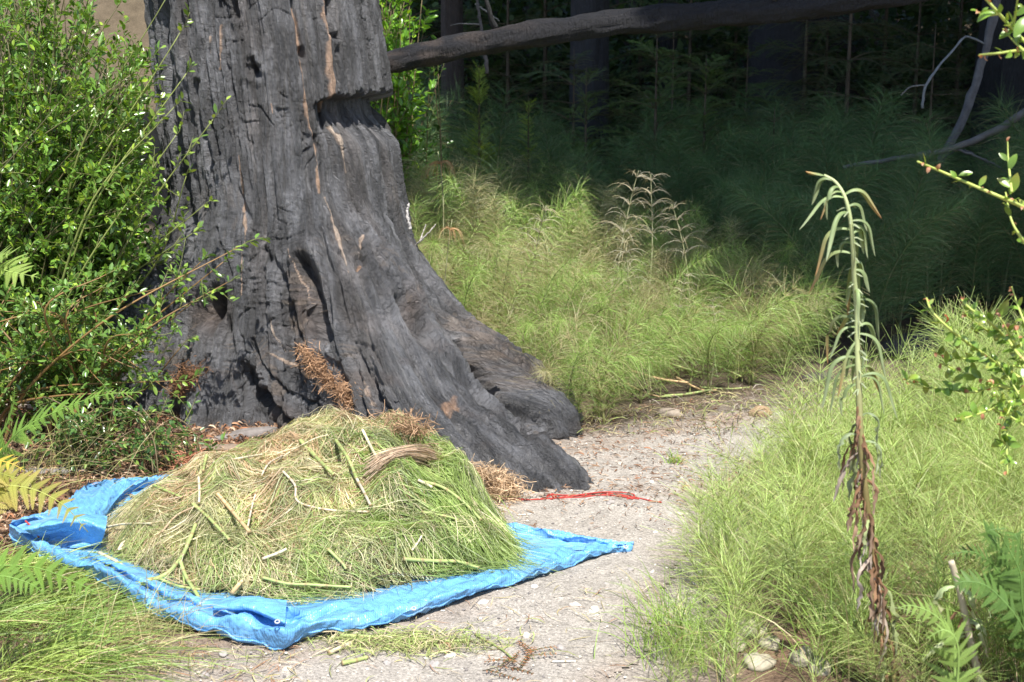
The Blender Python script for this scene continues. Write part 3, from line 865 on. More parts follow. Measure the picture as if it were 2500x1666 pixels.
# dead branches in the shade at the right
def branch_thing(name, label, cat, lines, group=None, mat='wood', m=7):
    root = empty(name, tuple(lines[0][0][0]))
    tag(root, label, cat, group)
    for q, (pts, r0, r1, col) in enumerate(lines):
        mb = MB()
        n = 24
        p = spline(pts, n)
        p = p + 0.25 * min(r0, 0.02) * np.random.default_rng(q + 5).normal(size=p.shape)
        add_tubes(mb, p, np.linspace(r0, r1, n) * (1 + 0.12 * rng.normal(size=n)), col, m)
        child('stem' if q == 0 else 'side_branch', mb.mesh(name + '_stem', M[mat]), root)
    return root
GREY = (0.16, 0.155, 0.16)
Yb = 8.3
branch_thing('dead_branch', 'long pale dead branch bowing across the dark hollow at right', 'branch', [
    ([W(2060, 408, Yb + .2), W(2200, 385, Yb), W(2330, 360, Yb), W(2430, 320, Yb - .1), W(2510, 270, Yb - .2), W(2650, 190, Yb - .3)], 0.012, 0.03, GREY),
    ([W(2330, 362, Yb), W(2390, 385, Yb), W(2440, 410, Yb), W(2490, 450, Yb)], 0.010, 0.004, GREY)])
branch_thing('dead_branch', 'slanting dead grey sapling crossing behind the long pale branch', 'branch', [
    ([W(2265, 445, Yb + .35), W(2300, 390, Yb + .3), W(2350, 290, Yb + .3), W(2385, 200, Yb + .3), W(2408, 120, Yb + .3), W(2430, 20, Yb + .3), W(2440, -80, Yb + .3)], 0.024, 0.028, (0.13, 0.13, 0.14)),
    ([W(2408, 110, Yb + .3), W(2360, 90, Yb + .25), W(2330, 120, Yb + .2), W(2290, 165, Yb + .1), W(2258, 215, Yb), W(2252, 265, Yb)], 0.006, 0.008, (0.2, 0.22, 0.24)),
    ([W(2258, 208, Yb), W(2225, 212, Yb), W(2200, 232, Yb)], 0.005, 0.003, (0.2, 0.2, 0.2)),
    ([W(2300, 390, Yb + .3), W(2345, 366, Yb + .2), W(2400, 390, Yb + .2), W(2450, 440, Yb + .2)], 0.006, 0.003, (0.1, 0.1, 0.1))])
branch_thing('dead_branch', 'thin bare twigs standing above the log near its left end', 'branch', [
    ([W(1190, 180, 8.2), W(1175, 60, 8.2), W(1160, -20, 8.2)], 0.012, 0.008, (0.12, 0.11, 0.11)),
    ([W(1160, 10, 8.2), W(1190, 30, 8.2), W(1220, 52, 8.2)], 0.006, 0.003, (0.25, 0.24, 0.23)),
    ([W(1175, 60, 8.2), W(1130, 58, 8.2), W(1100, 62, 8.2)], 0.005, 0.002, (0.2, 0.19, 0.18))])
branch_thing('dead_twig', 'bleached forked twig sticking out beside the trunk into the horsetails', 'twig', [
    ([W(1008, 605, 6.35), W(1030, 585, 6.3), W(1050, 565, 6.28), W(1064, 548, 6.27)], 0.005, 0.002, (0.55, 0.5, 0.45)),
    ([W(1025, 590, 6.3), W(1034, 565, 6.3), W(1040, 548, 6.3)], 0.004, 0.0015, (0.55, 0.5, 0.45)),
    ([W(1002, 560, 6.3), W(995, 525, 6.3), W(998, 495, 6.3)], 0.009, 0.004, (0.5, 0.47, 0.45))])

# ------------------------------------------------------------------ redwood saplings and boughs
def bough_mesh(L, nb, seed, col, nl=0.020, droop=0.25):
    g = np.random.default_rng(seed)
    mb = MB()
    ax_ = spline([(0, 0, 0), (L * .35, 0, L * .05), (L * .7, 0, -L * .02), (L, 0, -L * droop)], 14)
    add_tubes(mb, ax_, np.linspace(L * 0.010, 0.001, 14), (0.10, 0.075, 0.045), 4)
    P_, W_, C_ = [], [], []
    sprigs = [(ax_[4:], 1.0)]
    for q in range(nb):
        t = 0.15 + 0.8 * q / nb
        b = ax_[int(t * 13)]
        sgn = 1 if q % 2 else -1
        l = L * 0.42 * (1 - 0.75 * t) + 0.05
        a = R(48 + 10 * g.normal())
        dv = np.array([math.cos(a), sgn * math.sin(a), 0.05 * g.normal()])
        e = b + dv * l
        s = spline([b, b + dv * l * 0.5 + (0, 0, 0.02 * l), e + (0, 0, -0.25 * l * droop * 2)], 8)
        add_tubes(mb, s, np.linspace(0.002, 0.0008, 8), (0.12, 0.12, 0.05), 3)
        sprigs.append((s, 1))
    for s, _ in sprigs:
        ln = np.linalg.norm(np.diff(s, axis=0), axis=1).sum()
        k = max(6, int(ln / 0.011))
        pp = spline(s, k); TT = nrm(np.gradient(pp, axis=0)); SS = nrm(np.cross(TT, (0, 0, 1)))
        for sg in (-1, 1):
            dv = nrm(TT * 0.65 + sg * SS + np.array([0, 0, 0.12]) + 0.12 * g.normal(size=TT.shape))
            ll = nl * (0.7 + 0.5 * g.random((k, 1))) * np.minimum(1, 0.45 + 2.2 * (1 - np.arange(k) / k))[:, None]
            mid = pp + dv * ll * 0.5; end = pp + dv * ll + np.array([0, 0, -0.002])
            P_.append(np.stack([pp, mid, end], 1)); W_.append(np.tile([0.0022, 0.0034, 0.0006], (k, 1)))
            C_.append(np.array(col) * (0.75 + 0.5 * g.random((k, 1))))
    P_ = np.concatenate(P_)
    add_ribbons(mb, P_, np.concatenate(W_), np.concatenate(C_), side=np.array([0, 0, 1.0]) + 0.2 * g.normal(size=(len(P_), 1, 3)))
    return mb.mesh('bough', M['needle'])
BRIGHT = (0.30, 0.44, 0.05); MIDG = (0.11, 0.20, 0.045); DARKG = (0.075, 0.13, 0.05)  # one bough in sunlit, dim and shaded greens: the light is in the colour
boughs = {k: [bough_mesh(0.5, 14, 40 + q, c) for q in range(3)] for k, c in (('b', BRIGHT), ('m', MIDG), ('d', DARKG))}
def sapling(label, x, Y, h, kind, nb, seed, reach=1.0, up=0.5, zlow=0.1, lean=0.0):
    g = np.random.default_rng(seed)
    z = float(gz(x, Y))
    root = empty('redwood_sapling', (x, Y, z))
    tag(root, label, 'sapling', 'young redwoods in the hollow')
    mb = MB()
    line = spline([(0, 0, 0), (lean * .3, 0, h * .5), (lean, 0, h)], 12)
    add_tubes(mb, line, np.linspace(0.012 + 0.006 * h, 0.002, 12), (0.09, 0.07, 0.05), 6)
    link('stem', mb.mesh('sapling_stem', M['wood']), root)
    for q in range(nb):
        t = zlow + (1 - zlow) * (q + 0.5) / nb
        o = link('bough', boughs[kind][q % 3], root)
        o.location = line[int(t * 11)]
        s = reach * (1.25 - 0.85 * t) * (0.8 + 0.4 * g.random())
        o.scale = (s, s, s)
        o.rotation_euler = (g.normal() * 0.2, R(-25 * up) - t * R(45) * up + 0.15 * g.normal(), q * 2.4 + g.normal() * 0.3)
    return root
def on_bank(px, Y): return float(W(px, 300, Y)[0])
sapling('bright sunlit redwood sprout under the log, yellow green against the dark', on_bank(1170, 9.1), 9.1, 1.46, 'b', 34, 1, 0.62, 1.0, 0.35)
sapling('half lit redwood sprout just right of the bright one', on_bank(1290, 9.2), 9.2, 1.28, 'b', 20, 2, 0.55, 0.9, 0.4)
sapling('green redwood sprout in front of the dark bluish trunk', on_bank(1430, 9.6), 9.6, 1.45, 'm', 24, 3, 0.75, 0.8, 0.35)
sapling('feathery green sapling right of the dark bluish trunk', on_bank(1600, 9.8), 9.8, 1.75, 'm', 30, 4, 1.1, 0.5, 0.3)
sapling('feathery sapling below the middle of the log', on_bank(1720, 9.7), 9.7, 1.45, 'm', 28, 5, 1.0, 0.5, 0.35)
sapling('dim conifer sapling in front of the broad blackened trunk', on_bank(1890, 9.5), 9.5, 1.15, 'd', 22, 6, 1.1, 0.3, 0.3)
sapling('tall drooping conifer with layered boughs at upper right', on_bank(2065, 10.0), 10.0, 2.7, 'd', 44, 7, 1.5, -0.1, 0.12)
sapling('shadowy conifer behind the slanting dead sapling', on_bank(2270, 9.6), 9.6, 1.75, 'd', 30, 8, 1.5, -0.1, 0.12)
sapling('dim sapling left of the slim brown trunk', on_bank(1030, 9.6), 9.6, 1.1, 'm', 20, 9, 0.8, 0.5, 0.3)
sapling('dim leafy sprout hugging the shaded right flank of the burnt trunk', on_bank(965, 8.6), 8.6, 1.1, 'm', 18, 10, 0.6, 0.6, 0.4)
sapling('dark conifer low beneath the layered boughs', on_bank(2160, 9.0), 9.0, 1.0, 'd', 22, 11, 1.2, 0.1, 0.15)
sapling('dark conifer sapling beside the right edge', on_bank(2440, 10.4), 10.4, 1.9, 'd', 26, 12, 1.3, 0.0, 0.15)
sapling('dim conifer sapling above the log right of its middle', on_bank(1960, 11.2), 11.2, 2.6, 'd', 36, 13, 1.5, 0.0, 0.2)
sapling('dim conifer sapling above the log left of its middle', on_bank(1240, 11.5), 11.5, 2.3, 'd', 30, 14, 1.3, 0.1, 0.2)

# more young conifers and dark undergrowth closing the view uphill
g = np.random.default_rng(66)
spots = [(1000, 12.0, 2.6), (1120, 12.6, 2.4), (1330, 12.4, 2.8), (1480, 12.0, 2.4), (1560, 13.4, 3.0), (1680, 12.2, 2.8), (1790, 13.0, 2.6), (1880, 12.6, 3.0), (2010, 12.2, 2.4), (2150, 12.8, 3.0), (2230, 11.6, 2.5), (2330, 12.4, 2.8), (2420, 11.8, 2.2), (2500, 12.6, 2.8), (1400, 10.6, 1.5), (1820, 10.8, 1.6), (1640, 10.9, 1.7), (2380, 10.2, 1.3)]
for q, (px, Y, h) in enumerate(spots):
    sapling('dark background conifer sapling on the shaded slope', on_bank(px, Y), Y, h, 'm' if q % 3 == 0 else 'd', 34, 200 + q, 1.5, 0.2, 0.05)
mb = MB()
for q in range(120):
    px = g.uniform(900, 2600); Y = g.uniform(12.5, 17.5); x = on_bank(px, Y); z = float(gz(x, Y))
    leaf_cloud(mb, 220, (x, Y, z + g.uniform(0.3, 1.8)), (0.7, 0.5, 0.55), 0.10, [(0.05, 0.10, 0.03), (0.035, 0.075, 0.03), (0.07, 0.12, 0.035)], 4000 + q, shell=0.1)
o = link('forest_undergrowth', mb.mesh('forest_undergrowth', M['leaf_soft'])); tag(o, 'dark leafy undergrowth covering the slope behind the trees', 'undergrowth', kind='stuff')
# ================================================================== horsetails
def horsetail_arrays(L, bend, nn, nb, bl, seed, col, seg=4, stem_c=(0.46, 0.52, 0.20), droop=0.35, up=0.9, start=0.12, w=0.0024, dry=0.15, stem_r=0.006):
    """one horsetail: stem (MB) and whorled branches (MB); bend leans it towards +x"""
    g = np.random.default_rng(seed)
    stem, br = MB(), MB()
    k = nn * 2 + 1
    t = np.linspace(0, 1, k)
    ang = bend * t ** 1.4
    dx = np.sin(ang); dz = np.cos(ang)
    line = np.stack([np.cumsum(dx), 0.02 * np.sin(t * 5 + seed) * k, np.cumsum(dz)], -1) * (L / k)
    line -= line[0]
    rr_ = stem_r * (1 - 0.8 * t) * (1 + 0.18 * (np.arange(k) % 2))
    cs = np.tile(np.array(stem_c), (k, 1)); cs[1::2] = np.array([0.16, 0.15, 0.07])
    add_tubes(stem, line[None], rr_[None], cs[None], 6)
    P_, W_, C_ = [], [], []
    for q in range(nn):
        tq = (q + 0.5) / nn
        if tq < start: continue
        i = min(k - 2, q * 2 + 1)
        b = line[i]; T = nrm(line[i + 1] - line[i - 1])
        A = nrm(np.cross(T, (0.1, 1, 0.05))); B = np.cross(T, A)
        m = nb
        a = np.arange(m) * 2 * np.pi / m + g.random() * 6 + 0.15 * g.normal(size=m)
        rad_ = np.cos(a)[:, None] * A + np.sin(a)[:, None] * B
        l = bl * (0.35 + 0.65 * math.sin(min(1, (1.12 - tq) * 1.6) * 1.57)) * (0.75 + 0.5 * g.random((m, 1)))
        d0 = nrm(rad_ + T * up + 0.12 * g.normal(size=(m, 3)))
        pts = [np.tile(b, (m, 1))]
        dv = d0
        for s in range(seg):
            pts.append(pts[-1] + dv * l / seg)
            dv = nrm(dv + np.array([0, 0, -droop]) * (1.0 / seg) * 2 + 0.05 * g.normal(size=(m, 3)))
        P_.append(np.stack(pts, 1))
        W_.append(np.tile(np.linspace(w, w * 0.45, seg + 1), (m, 1)))
        c0 = np.array(col) * (0.75 + 0.5 * g.random((m, 1)))
        tip = np.array([0.46, 0.38, 0.21]) * (0.8 + 0.4 * g.random((m, 1)))
        isd = (g.random((m, 1)) < dry) * 1.0
        cc_ = np.stack([c0 * (1 - isd * f) + tip * isd * f for f in np.linspace(0.25, 1.0, seg + 1)], 1)
        C_.append(cc_)
    add_ribbons(br, np.concatenate(P_), np.concatenate(W_), np.concatenate(C_))
    return stem, br
HG = (0.25, 0.39, 0.09); HL = (0.38, 0.50, 0.15); HG_SHADE = (0.10, 0.19, 0.07)  # the last is the same plant's green, darkened with the hollow's shade
protos = []
for q in range(7):       # tall, arching (bank beside the trunk)
    s, b = horsetail_arrays(1.0, [0.35, 0.6, 0.9, 1.2, 1.5, 0.2, 1.8][q], 22, 30, 0.19, 300 + q, HG if q % 4 else (0.36, 0.35, 0.17), 4, up=0.75, droop=0.55, dry=0.28, w=0.0015, stem_r=0.0070)
    protos.append((s.mesh('horsetail_stem', M['stem']), b.mesh('horsetail_branches', M['horsetail'])))
protos_l = []
for q in range(6):       # low, pale, fine (bed right of the path)
    s, b = horsetail_arrays(0.5, [0.2, 0.5, 0.8, 0.35, 1.0, 0.1][q], 12, 15, 0.19, 330 + q, HL, 4, droop=0.12, up=1.0, dry=0.12, w=0.0018, stem_r=0.0035, start=0.05)
    protos_l.append((s.mesh('horsetail_stem', M['stem']), b.mesh('horsetail_branches', M['horsetail'])))
def horsetail(pr, x, y, rz, sc, label, group, z=None, tilt=0.0, name='horsetail'):
    zz0 = float(gz(x, y)) - 0.01 if z is None else z
    o = empty(name, (x, y, zz0), rz)
    o.scale = (sc, sc, sc * (0.9 + 0.2 * random.random()))
    if tilt: o.rotation_euler = (0, tilt, rz)
    tag(o, label, 'horsetail', group)
    link('stem', pr[0], o); link('branches', pr[1], o)
    return o
g = np.random.default_rng(99)
# --- the sunlit bank right of the trunk: leaning out over the path
front = [(1330, 1060), (1480, 1015), (1640, 975), (1800, 955), (1930, 945)]
A_poly = np.array([G(1300, 1065)[:2], G(1420, 1050)[:2], G(1560, 1000)[:2], G(1700, 965)[:2], G(1880, 940)[:2], (1.55, 6.9), (1.45, 7.6), (0.9, 8.3), (-0.1, 8.9), (-0.65, 8.8), (-0.55, 7.2), (-0.15, 6.35)])
cnt = 0
pts_used = []
while cnt < 165:
    x, y = g.uniform(-0.8, 1.8), g.uniform(5.4, 8.9)
    if not inpoly(np.array([x]), np.array([y]), A_poly)[0]: continue
    if pts_used and np.min(np.hypot(*(np.array(pts_used) - (x, y)).T)) < 0.085: continue
    pts_used.append((x, y))
    edge_d = polydist(np.array([x]), np.array([y]), A_poly[:6])[0]
    # lean towards the open path (front right) near the edge, looser inside
    rz = R(-50) + g.normal() * 0.8
    near = edge_d < 0.5
    if g.random() < 0.5: rz += g.normal() * 0.8
    kind = g.choice([2, 3, 4, 6]) if near else g.choice([1, 2, 3, 4, 0])
    sc = (0.50 + 0.30 * smooth(0, 1.6, edge_d)) * g.uniform(0.85, 1.15) * (1.12 if x < 0.3 and edge_d > 0.6 else 1.0)
    lab = 'arching green horsetail at the path edge of the sunlit bank' if near else 'tall green horsetail inside the sunlit bank right of the burnt trunk'
    horsetail(protos[kind], x, y, rz, float(sc), lab, 'horsetails of the sunlit bank, edge' if near else 'horsetails of the sunlit bank, inside')
    cnt += 1
# --- the low pale bed right of the path
C_poly = np.array([G(1620, 1700)[:2], G(1660, 1560)[:2], G(1710, 1440)[:2], G(1745, 1330)[:2], G(1800, 1230)[:2], G(1900, 1160)[:2], G(2060, 1100)[:2], G(2200, 1060)[:2], G(2330, 1010)[:2], (2.1, 6.2), (2.4, 6.0), (2.3, 4.5), (1.7, 3.2), (1.5, 2.9), (0.6, 2.9)])
cnt = 0; pts_used = []
while cnt < 120:
    x, y = g.uniform(0.2, 2.5), g.uniform(2.9, 6.3)
    if not inpoly(np.array([x]), np.array([y]), C_poly)[0]: continue
    if abs(x) > y * 0.385 + 0.15: continue
    if pts_used and np.min(np.hypot(*(np.array(pts_used) - (x, y)).T)) < 0.075: continue
    if y < 3.45: continue
    e_ = polydist(np.array([x]), np.array([y]), C_poly[:8])[0]
    if g.random() > 0.25 + e_ * 2.5: continue
    pts_used.append((x, y))
    far = y > 4.9
    sc = g.uniform(0.6, 0.95) * (1.15 if far else 0.8)
    lab = 'pale green horsetail in the far half of the bed right of the path' if far else 'pale green horsetail in the near half of the bed right of the path'
    horsetail(protos_l[int(g.integers(0, 6))], x, y, g.uniform(0, 6.28), float(sc), lab, 'horsetails of the right bed, far half' if far else 'horsetails of the right bed, near half')
    cnt += 1
# --- the rest of the thicket, in shade and in the gaps: too many to count
def scatter(name, label, n, region, protos_obj, seed, scale, lean=None):
    """one object: copies of a few plants set on points by geometry nodes"""
    g = np.random.default_rng(seed)
    pts = []
    while len(pts) < n:
        x, y = region(g)
        if x is not None: pts.append((x, y, float(gz(x, y)) - 0.01))
    me = bpy.data.meshes.new(name); me.from_pydata(pts, [], [])
    rot = np.array([g.uniform(0, 6.28) if lean is None else lean + 0.9 * g.normal() for _ in pts])
    scl = np.array([scale(p[0], p[1]) * g.uniform(0.75, 1.25) for p in pts])
    for nm, val, ty in (('turn', rot, 'FLOAT'), ('size', scl, 'FLOAT'), ('pick', g.integers(0, len(protos_obj), n), 'INT')):
        at = me.attributes.new(nm, ty, 'POINT'); at.data.foreach_set('value', val.astype(np.float32 if ty == 'FLOAT' else np.int32))
    ng = bpy.data.node_groups.new(name, 'GeometryNodeTree')
    ng.interface.new_socket('Geometry', in_out='INPUT', socket_type='NodeSocketGeometry'); ng.interface.new_socket('Geometry', in_out='OUTPUT', socket_type='NodeSocketGeometry')
    N_, L_ = ng.nodes, ng.links
    gi, go = N_.new('NodeGroupInput'), N_.new('NodeGroupOutput')
    def attr(nm, ty):
        x = N_.new('GeometryNodeInputNamedAttribute'); x.data_type = ty; x.inputs['Name'].default_value = nm
        return x.outputs['Attribute']
    jn = N_.new('GeometryNodeJoinGeometry')
    for i, po in enumerate(protos_obj):
        oi = N_.new('GeometryNodeObjectInfo'); oi.inputs['Object'].default_value = po; oi.transform_space = 'ORIGINAL'; oi.inputs['As Instance'].default_value = True
        ip = N_.new('GeometryNodeInstanceOnPoints')
        cm = N_.new('FunctionNodeCompare'); cm.data_type = 'INT'; cm.operation = 'EQUAL'
        L_.new(attr('pick', 'INT'), cm.inputs[2]); cm.inputs[3].default_value = i
        cx = N_.new('ShaderNodeCombineXYZ'); L_.new(attr('turn', 'FLOAT'), cx.inputs[2])
        L_.new(gi.outputs[0], ip.inputs['Points']); L_.new(cm.outputs[0], ip.inputs['Selection']); L_.new(oi.outputs['Geometry'], ip.inputs['Instance'])
        L_.new(cx.outputs[0], ip.inputs['Rotation']); L_.new(attr('size', 'FLOAT'), ip.inputs['Scale'])
        L_.new(ip.outputs[0], jn.inputs[0])
    L_.new(jn.outputs[0], go.inputs[0])
    o = link(name, me)
    md = o.modifiers.new('scatter', 'NODES'); md.node_group = ng
    tag(o, label, 'horsetail', kind='stuff')
    return o
def whole(L, bend, seed, **kw):
    st_, br_ = horsetail_arrays(L, bend, kw.pop('nn'), kw.pop('nb'), kw.pop('bl'), seed, kw.pop('col'), 3, **kw)
    mb = MB()
    for m_ in (st_, br_): mb.merge(*m_.arrays())
    return mb.mesh('horsetail', M['horsetail'])
def reg_shade(g):
    x, y = g.uniform(-1.0, 5.2), g.uniform(6.9, 11.2)
    if abs(x) > y * 0.40 + 0.3: return None, None
    if inpoly(np.array([x]), np.array([y]), A_poly)[0]: return None, None
    if x < -0.3 and y < 8.7: return None, None
    if y < 7.4 + 0.4 * math.sin(x * 3) and x > 1.2: return None, None
    return x, y
def reg_c(g):
    x, y = g.uniform(0.2, 2.5), g.uniform(2.9, 6.3)
    if y < 3.15 or abs(x) > y * 0.40 + 0.15 or not inpoly(np.array([x]), np.array([y]), C_poly)[0]: return None, None
    return x, y
def reg_a(g):
    x, y = g.uniform(-0.8, 1.8), g.uniform(5.4, 8.9)
    if not inpoly(np.array([x]), np.array([y]), A_poly)[0]: return None, None
    return x, y
def seed_plants(meshes, spots, labels):
    out = []
    for me, (x, y, rz), lab in zip(meshes, spots, labels):
        o = link('horsetail', me, loc=(x, y, float(gz(x, y)) - 0.01)); o.rotation_euler = (0, 0, rz); tag(o, lab, 'horsetail'); out.append(o)
    return out
sp_ = seed_plants([whole(1.0, bd, 360 + q, nn=24, nb=40, bl=0.21, col=HG_SHADE, droop=0.5, w=0.0011, stem_c=(0.12, 0.17, 0.07), dry=0.12) for q, bd in enumerate((0.3, 0.8, 1.2))],  # stem colour darkened for the shade as well
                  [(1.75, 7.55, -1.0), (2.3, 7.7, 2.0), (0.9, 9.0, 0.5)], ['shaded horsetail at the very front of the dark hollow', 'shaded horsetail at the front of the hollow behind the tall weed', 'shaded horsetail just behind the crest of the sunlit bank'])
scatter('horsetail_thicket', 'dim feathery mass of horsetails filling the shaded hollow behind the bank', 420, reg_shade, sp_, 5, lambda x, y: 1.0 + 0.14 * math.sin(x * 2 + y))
sc_ = seed_plants([whole(0.34, bd, 380 + q, nn=8, nb=13, bl=0.17, col=HL, droop=0.15, w=0.0016, stem_c=(0.3, 0.36, 0.12), dry=0.2, start=0.02, stem_r=0.003) for q, bd in enumerate((0.3, 0.8, 1.3))],
                  [(0.95, 4.3, 0.0), (1.3, 4.9, 2.0), (0.8, 4.7, 4.0)], ['short young horsetail in the middle of the right bed', 'short horsetail shoot in the right bed behind the tall weed', 'short horsetail shoot at the path side of the right bed'])
scatter('horsetail_undergrowth', 'low tangle of pale green horsetail shoots between the plants of the right bed', 300, reg_c, sc_, 6, lambda x, y: 0.85 if y > 3.5 else 0.65)
sa2_ = seed_plants([whole(0.55, bd, 390 + q, nn=10, nb=20, bl=0.20, col=HG if q else (0.45, 0.40, 0.22), droop=0.6, w=0.0015, stem_c=(0.42, 0.46, 0.18), dry=0.35, start=0.02) for q, bd in enumerate((0.9, 1.4, 1.8))],
                  [(0.2, 6.2, -0.8), (0.7, 6.5, -1.0), (1.1, 6.6, -0.6)], ['dry tan horsetail bowed over low in the sunlit bank', 'bowed green horsetail low in the middle of the sunlit bank', 'strongly bowed horsetail low at the right of the sunlit bank'])
scatter('horsetail_undergrowth', 'tangled lower shoots filling the sunlit horsetail bank', 210, reg_a, sa2_, 8, lambda x, y: 1.0, R(-50))

# --- horsetails that stand out singly
s, b = horsetail_arrays(0.62, 0.25, 13, 14, 0.20, 401, (0.30, 0.40, 0.09), 4, droop=0.02, up=0.9, start=0.3, w=0.002, dry=0.05, stem_r=0.006, stem_c=(0.5, 0.55, 0.25))
pr = (s.mesh('horsetail_stem', M['stem']), b.mesh('horsetail_branches', M['horsetail']))
b0 = G(2115, 1310); tp = W(1905, 1075, b0[1] + 0.35)
o = horsetail(pr, b0[0], b0[1], 0, 1.0, 'pale horsetail leaning far out over the path, its long stem bare', None)
v = Vector(tp - b0); o.rotation_euler = v.to_track_quat('Z', 'X').to_euler(); sc = v.length / 0.58; o.scale = (sc, sc, sc)
s, b = horsetail_arrays(0.20, 0.1, 5, 26, 0.15, 402, (0.10, 0.14, 0.05), 5, droop=1.6, up=0.3, start=0.5, w=0.002, dry=0.15, stem_r=0.006)
pr = (s.mesh('horsetail_stem', M['stem']), b.mesh('horsetail_branches', M['horsetail']))
b0 = G(1835, 1345)
horsetail(pr, b0[0], b0[1], 0.4, 1.0, 'broken horsetail with dark branches hanging down beside the path', None)
DRYC = (0.42, 0.24, 0.12)
s, b = horsetail_arrays(0.9, 0.15, 8, 46, 0.17, 403, DRYC, 5, droop=1.8, up=0.5, start=0.86, w=0.0022, dry=0.3, stem_r=0.006, stem_c=(0.35, 0.36, 0.2))
pr = (s.mesh('horsetail_stem', M['stem']), b.mesh('horsetail_branches', M['dry']))
tp = W(1075, 500, 6.55); horsetail(pr, tp[0], tp[1], 0, float(tp[2] / 0.88), 'horsetail topped by a hanging orange brown dry tuft beside the trunk', None)
tp = W(1070, 355, 7.3); horsetail(pr, tp[0], tp[1], 2, float(tp[2] / 0.88), 'tall horsetail with a rusty dry drooping head at the top of the bank', None)
s, b = horsetail_arrays(0.9, 0.3, 14, 17, 0.17, 404, (0.44, 0.40, 0.30), 5, droop=0.9, up=0.8, start=0.66, w=0.0022, dry=0.5, stem_r=0.006, stem_c=(0.35, 0.36, 0.2))
pr = (s.mesh('horsetail_stem', M['stem']), b.mesh('horsetail_branches', M['dry']))
for q, (px, py, Y, lab) in enumerate([(1500, 465, 7.0, 'greyed dry horsetail head standing left of the shade line'), (1575, 470, 7.1, 'spidery bleached horsetail head at the shade line'),
                                     (1690, 480, 7.0, 'withered brown horsetail head against the dark hollow'), (1560, 560, 6.7, 'bleached horsetail head amid the sunlit bank'),
                                     (1310, 500, 7.0, 'dry pale horsetail head near the top of the bank'), (1640, 650, 6.6, 'straw coloured drooping horsetail at the bank\'s right shoulder'),
                                     (1740, 730, 6.3, 'bleached hanging horsetail head low at the right of the bank')]):
    tp = W(px, py, Y); horsetail(pr, tp[0], tp[1], q * 1.3, float((tp[2] + 0.03) / 0.86), lab, None)
s, b = horsetail_arrays(0.30, 0.1, 4, 40, 0.16, 405, (0.32, 0.17, 0.11), 5, droop=2.2, up=0.4, start=0.7, w=0.002, dry=0.2, stem_r=0.005, stem_c=(0.5, 0.46, 0.38))
pr = (s.mesh('horsetail_stem', M['stem']), b.mesh('horsetail_branches', M['dry']))
tp = W(2195, 1165, 4.35); horsetail(pr, tp[0], tp[1], 0.5, float(tp[2] / 0.29), 'dead horsetail with a hanging reddish brown broom in the right bed', None)

# ------------------------------------------------------------------ fallen and cut stalks
def stalk_mesh(pts, r0, r1, col, node_col, seg_len=0.045, n=None):
    p0 = np.asarray(pts, float)
    L = np.linalg.norm(np.diff(p0, axis=0), axis=1).sum()
    k = max(2, int(L / seg_len)) * 6 + 1
    p = spline(p0, k)
    rr_ = np.linspace(r0, r1, k) * (1 + 0.14 * (np.arange(k) % 6 == 0))
    c = np.tile(np.array(col), (k, 1)) * (0.9 + 0.2 * rng.random((k, 1)))
    c[::6] = np.array(node_col); c[5::6] *= 1.25
    mb = MB(); add_tubes(mb, p, rr_, c[None], 7)
    return mb.mesh('cut_stalk', M['stem'])
GRN = (0.33, 0.40, 0.14); PALE = (0.62, 0.56, 0.38); TAN = (0.55, 0.38, 0.20)
ND = (0.30, 0.22, 0.11)
# ================================================================== blue tarp
def tarp_mat():
    m, n, l, p = new_mat('blue_tarp')
    at = node(n, 'ShaderNodeAttribute', attribute_name='Col')
    tc = n.new('ShaderNodeTexCoord')
    a = maprange(n, l, noise_n(n, l, 14, 5, 0.6), 0.3, 0.7, 0.86, 1.14)
    c = col_mul(n, l, at.outputs['Color'], a)
    dst = n.new('ShaderNodeMix'); dst.data_type = 'RGBA'
    l.new(maprange(n, l, noise_n(n, l, 5, 7, 0.7), 0.52, 0.78, 0.0, 0.45), dst.inputs[0]); l.new(c, dst.inputs[6]); dst.inputs[7].default_value = (0.42, 0.46, 0.48, 1)
    c = dst.outputs[2]
    l.new(c, p.inputs['Base Color'])
    p.inputs['Roughness'].default_value = 0.34
    p.inputs['Specular IOR Level'].default_value = 0.6
    # woven tape and crinkles
    hs = []
    for s in ((1, 0, 0), (0, 1, 0)):
        w = n.new('ShaderNodeTexWave'); w.inputs['Scale'].default_value = 55; w.bands_direction = 'X' if s[0] else 'Y'
        l.new(tc.outputs['Object'], w.inputs['Vector']); hs.append(w.outputs['Fac'])
    wv = math_n(n, l, 'MULTIPLY', math_n(n, l, 'ADD', hs[0], hs[1]), 0.012)
    cr = math_n(n, l, 'ADD', math_n(n, l, 'ABSOLUTE', math_n(n, l, 'SUBTRACT', noise_n(n, l, 9, 3, 0.5), 0.5)), math_n(n, l, 'MULTIPLY', math_n(n, l, 'ABSOLUTE', math_n(n, l, 'SUBTRACT', noise_n(n, l, 23, 3, 0.5), 0.5)), 0.22))
    b = n.new('ShaderNodeBump'); b.inputs['Strength'].default_value = 1.0; b.inputs['Distance'].default_value = 0.045
    l.new(math_n(n, l, 'ADD', wv, cr), b.inputs['Height']); l.new(b.outputs[0], p.inputs['Normal'])
    tr = n.new('ShaderNodeBsdfTranslucent'); l.new(c, tr.inputs['Color'])
    mx = n.new('ShaderNodeMixShader'); mx.inputs[0].default_value = 0.12
    l.new(p.outputs[0], mx.inputs[1]); l.new(tr.outputs[0], mx.inputs[2])
    l.new(mx.outputs[0], n['Material Output'].inputs['Surface'])
    return m
M['tarp'] = tarp_mat()
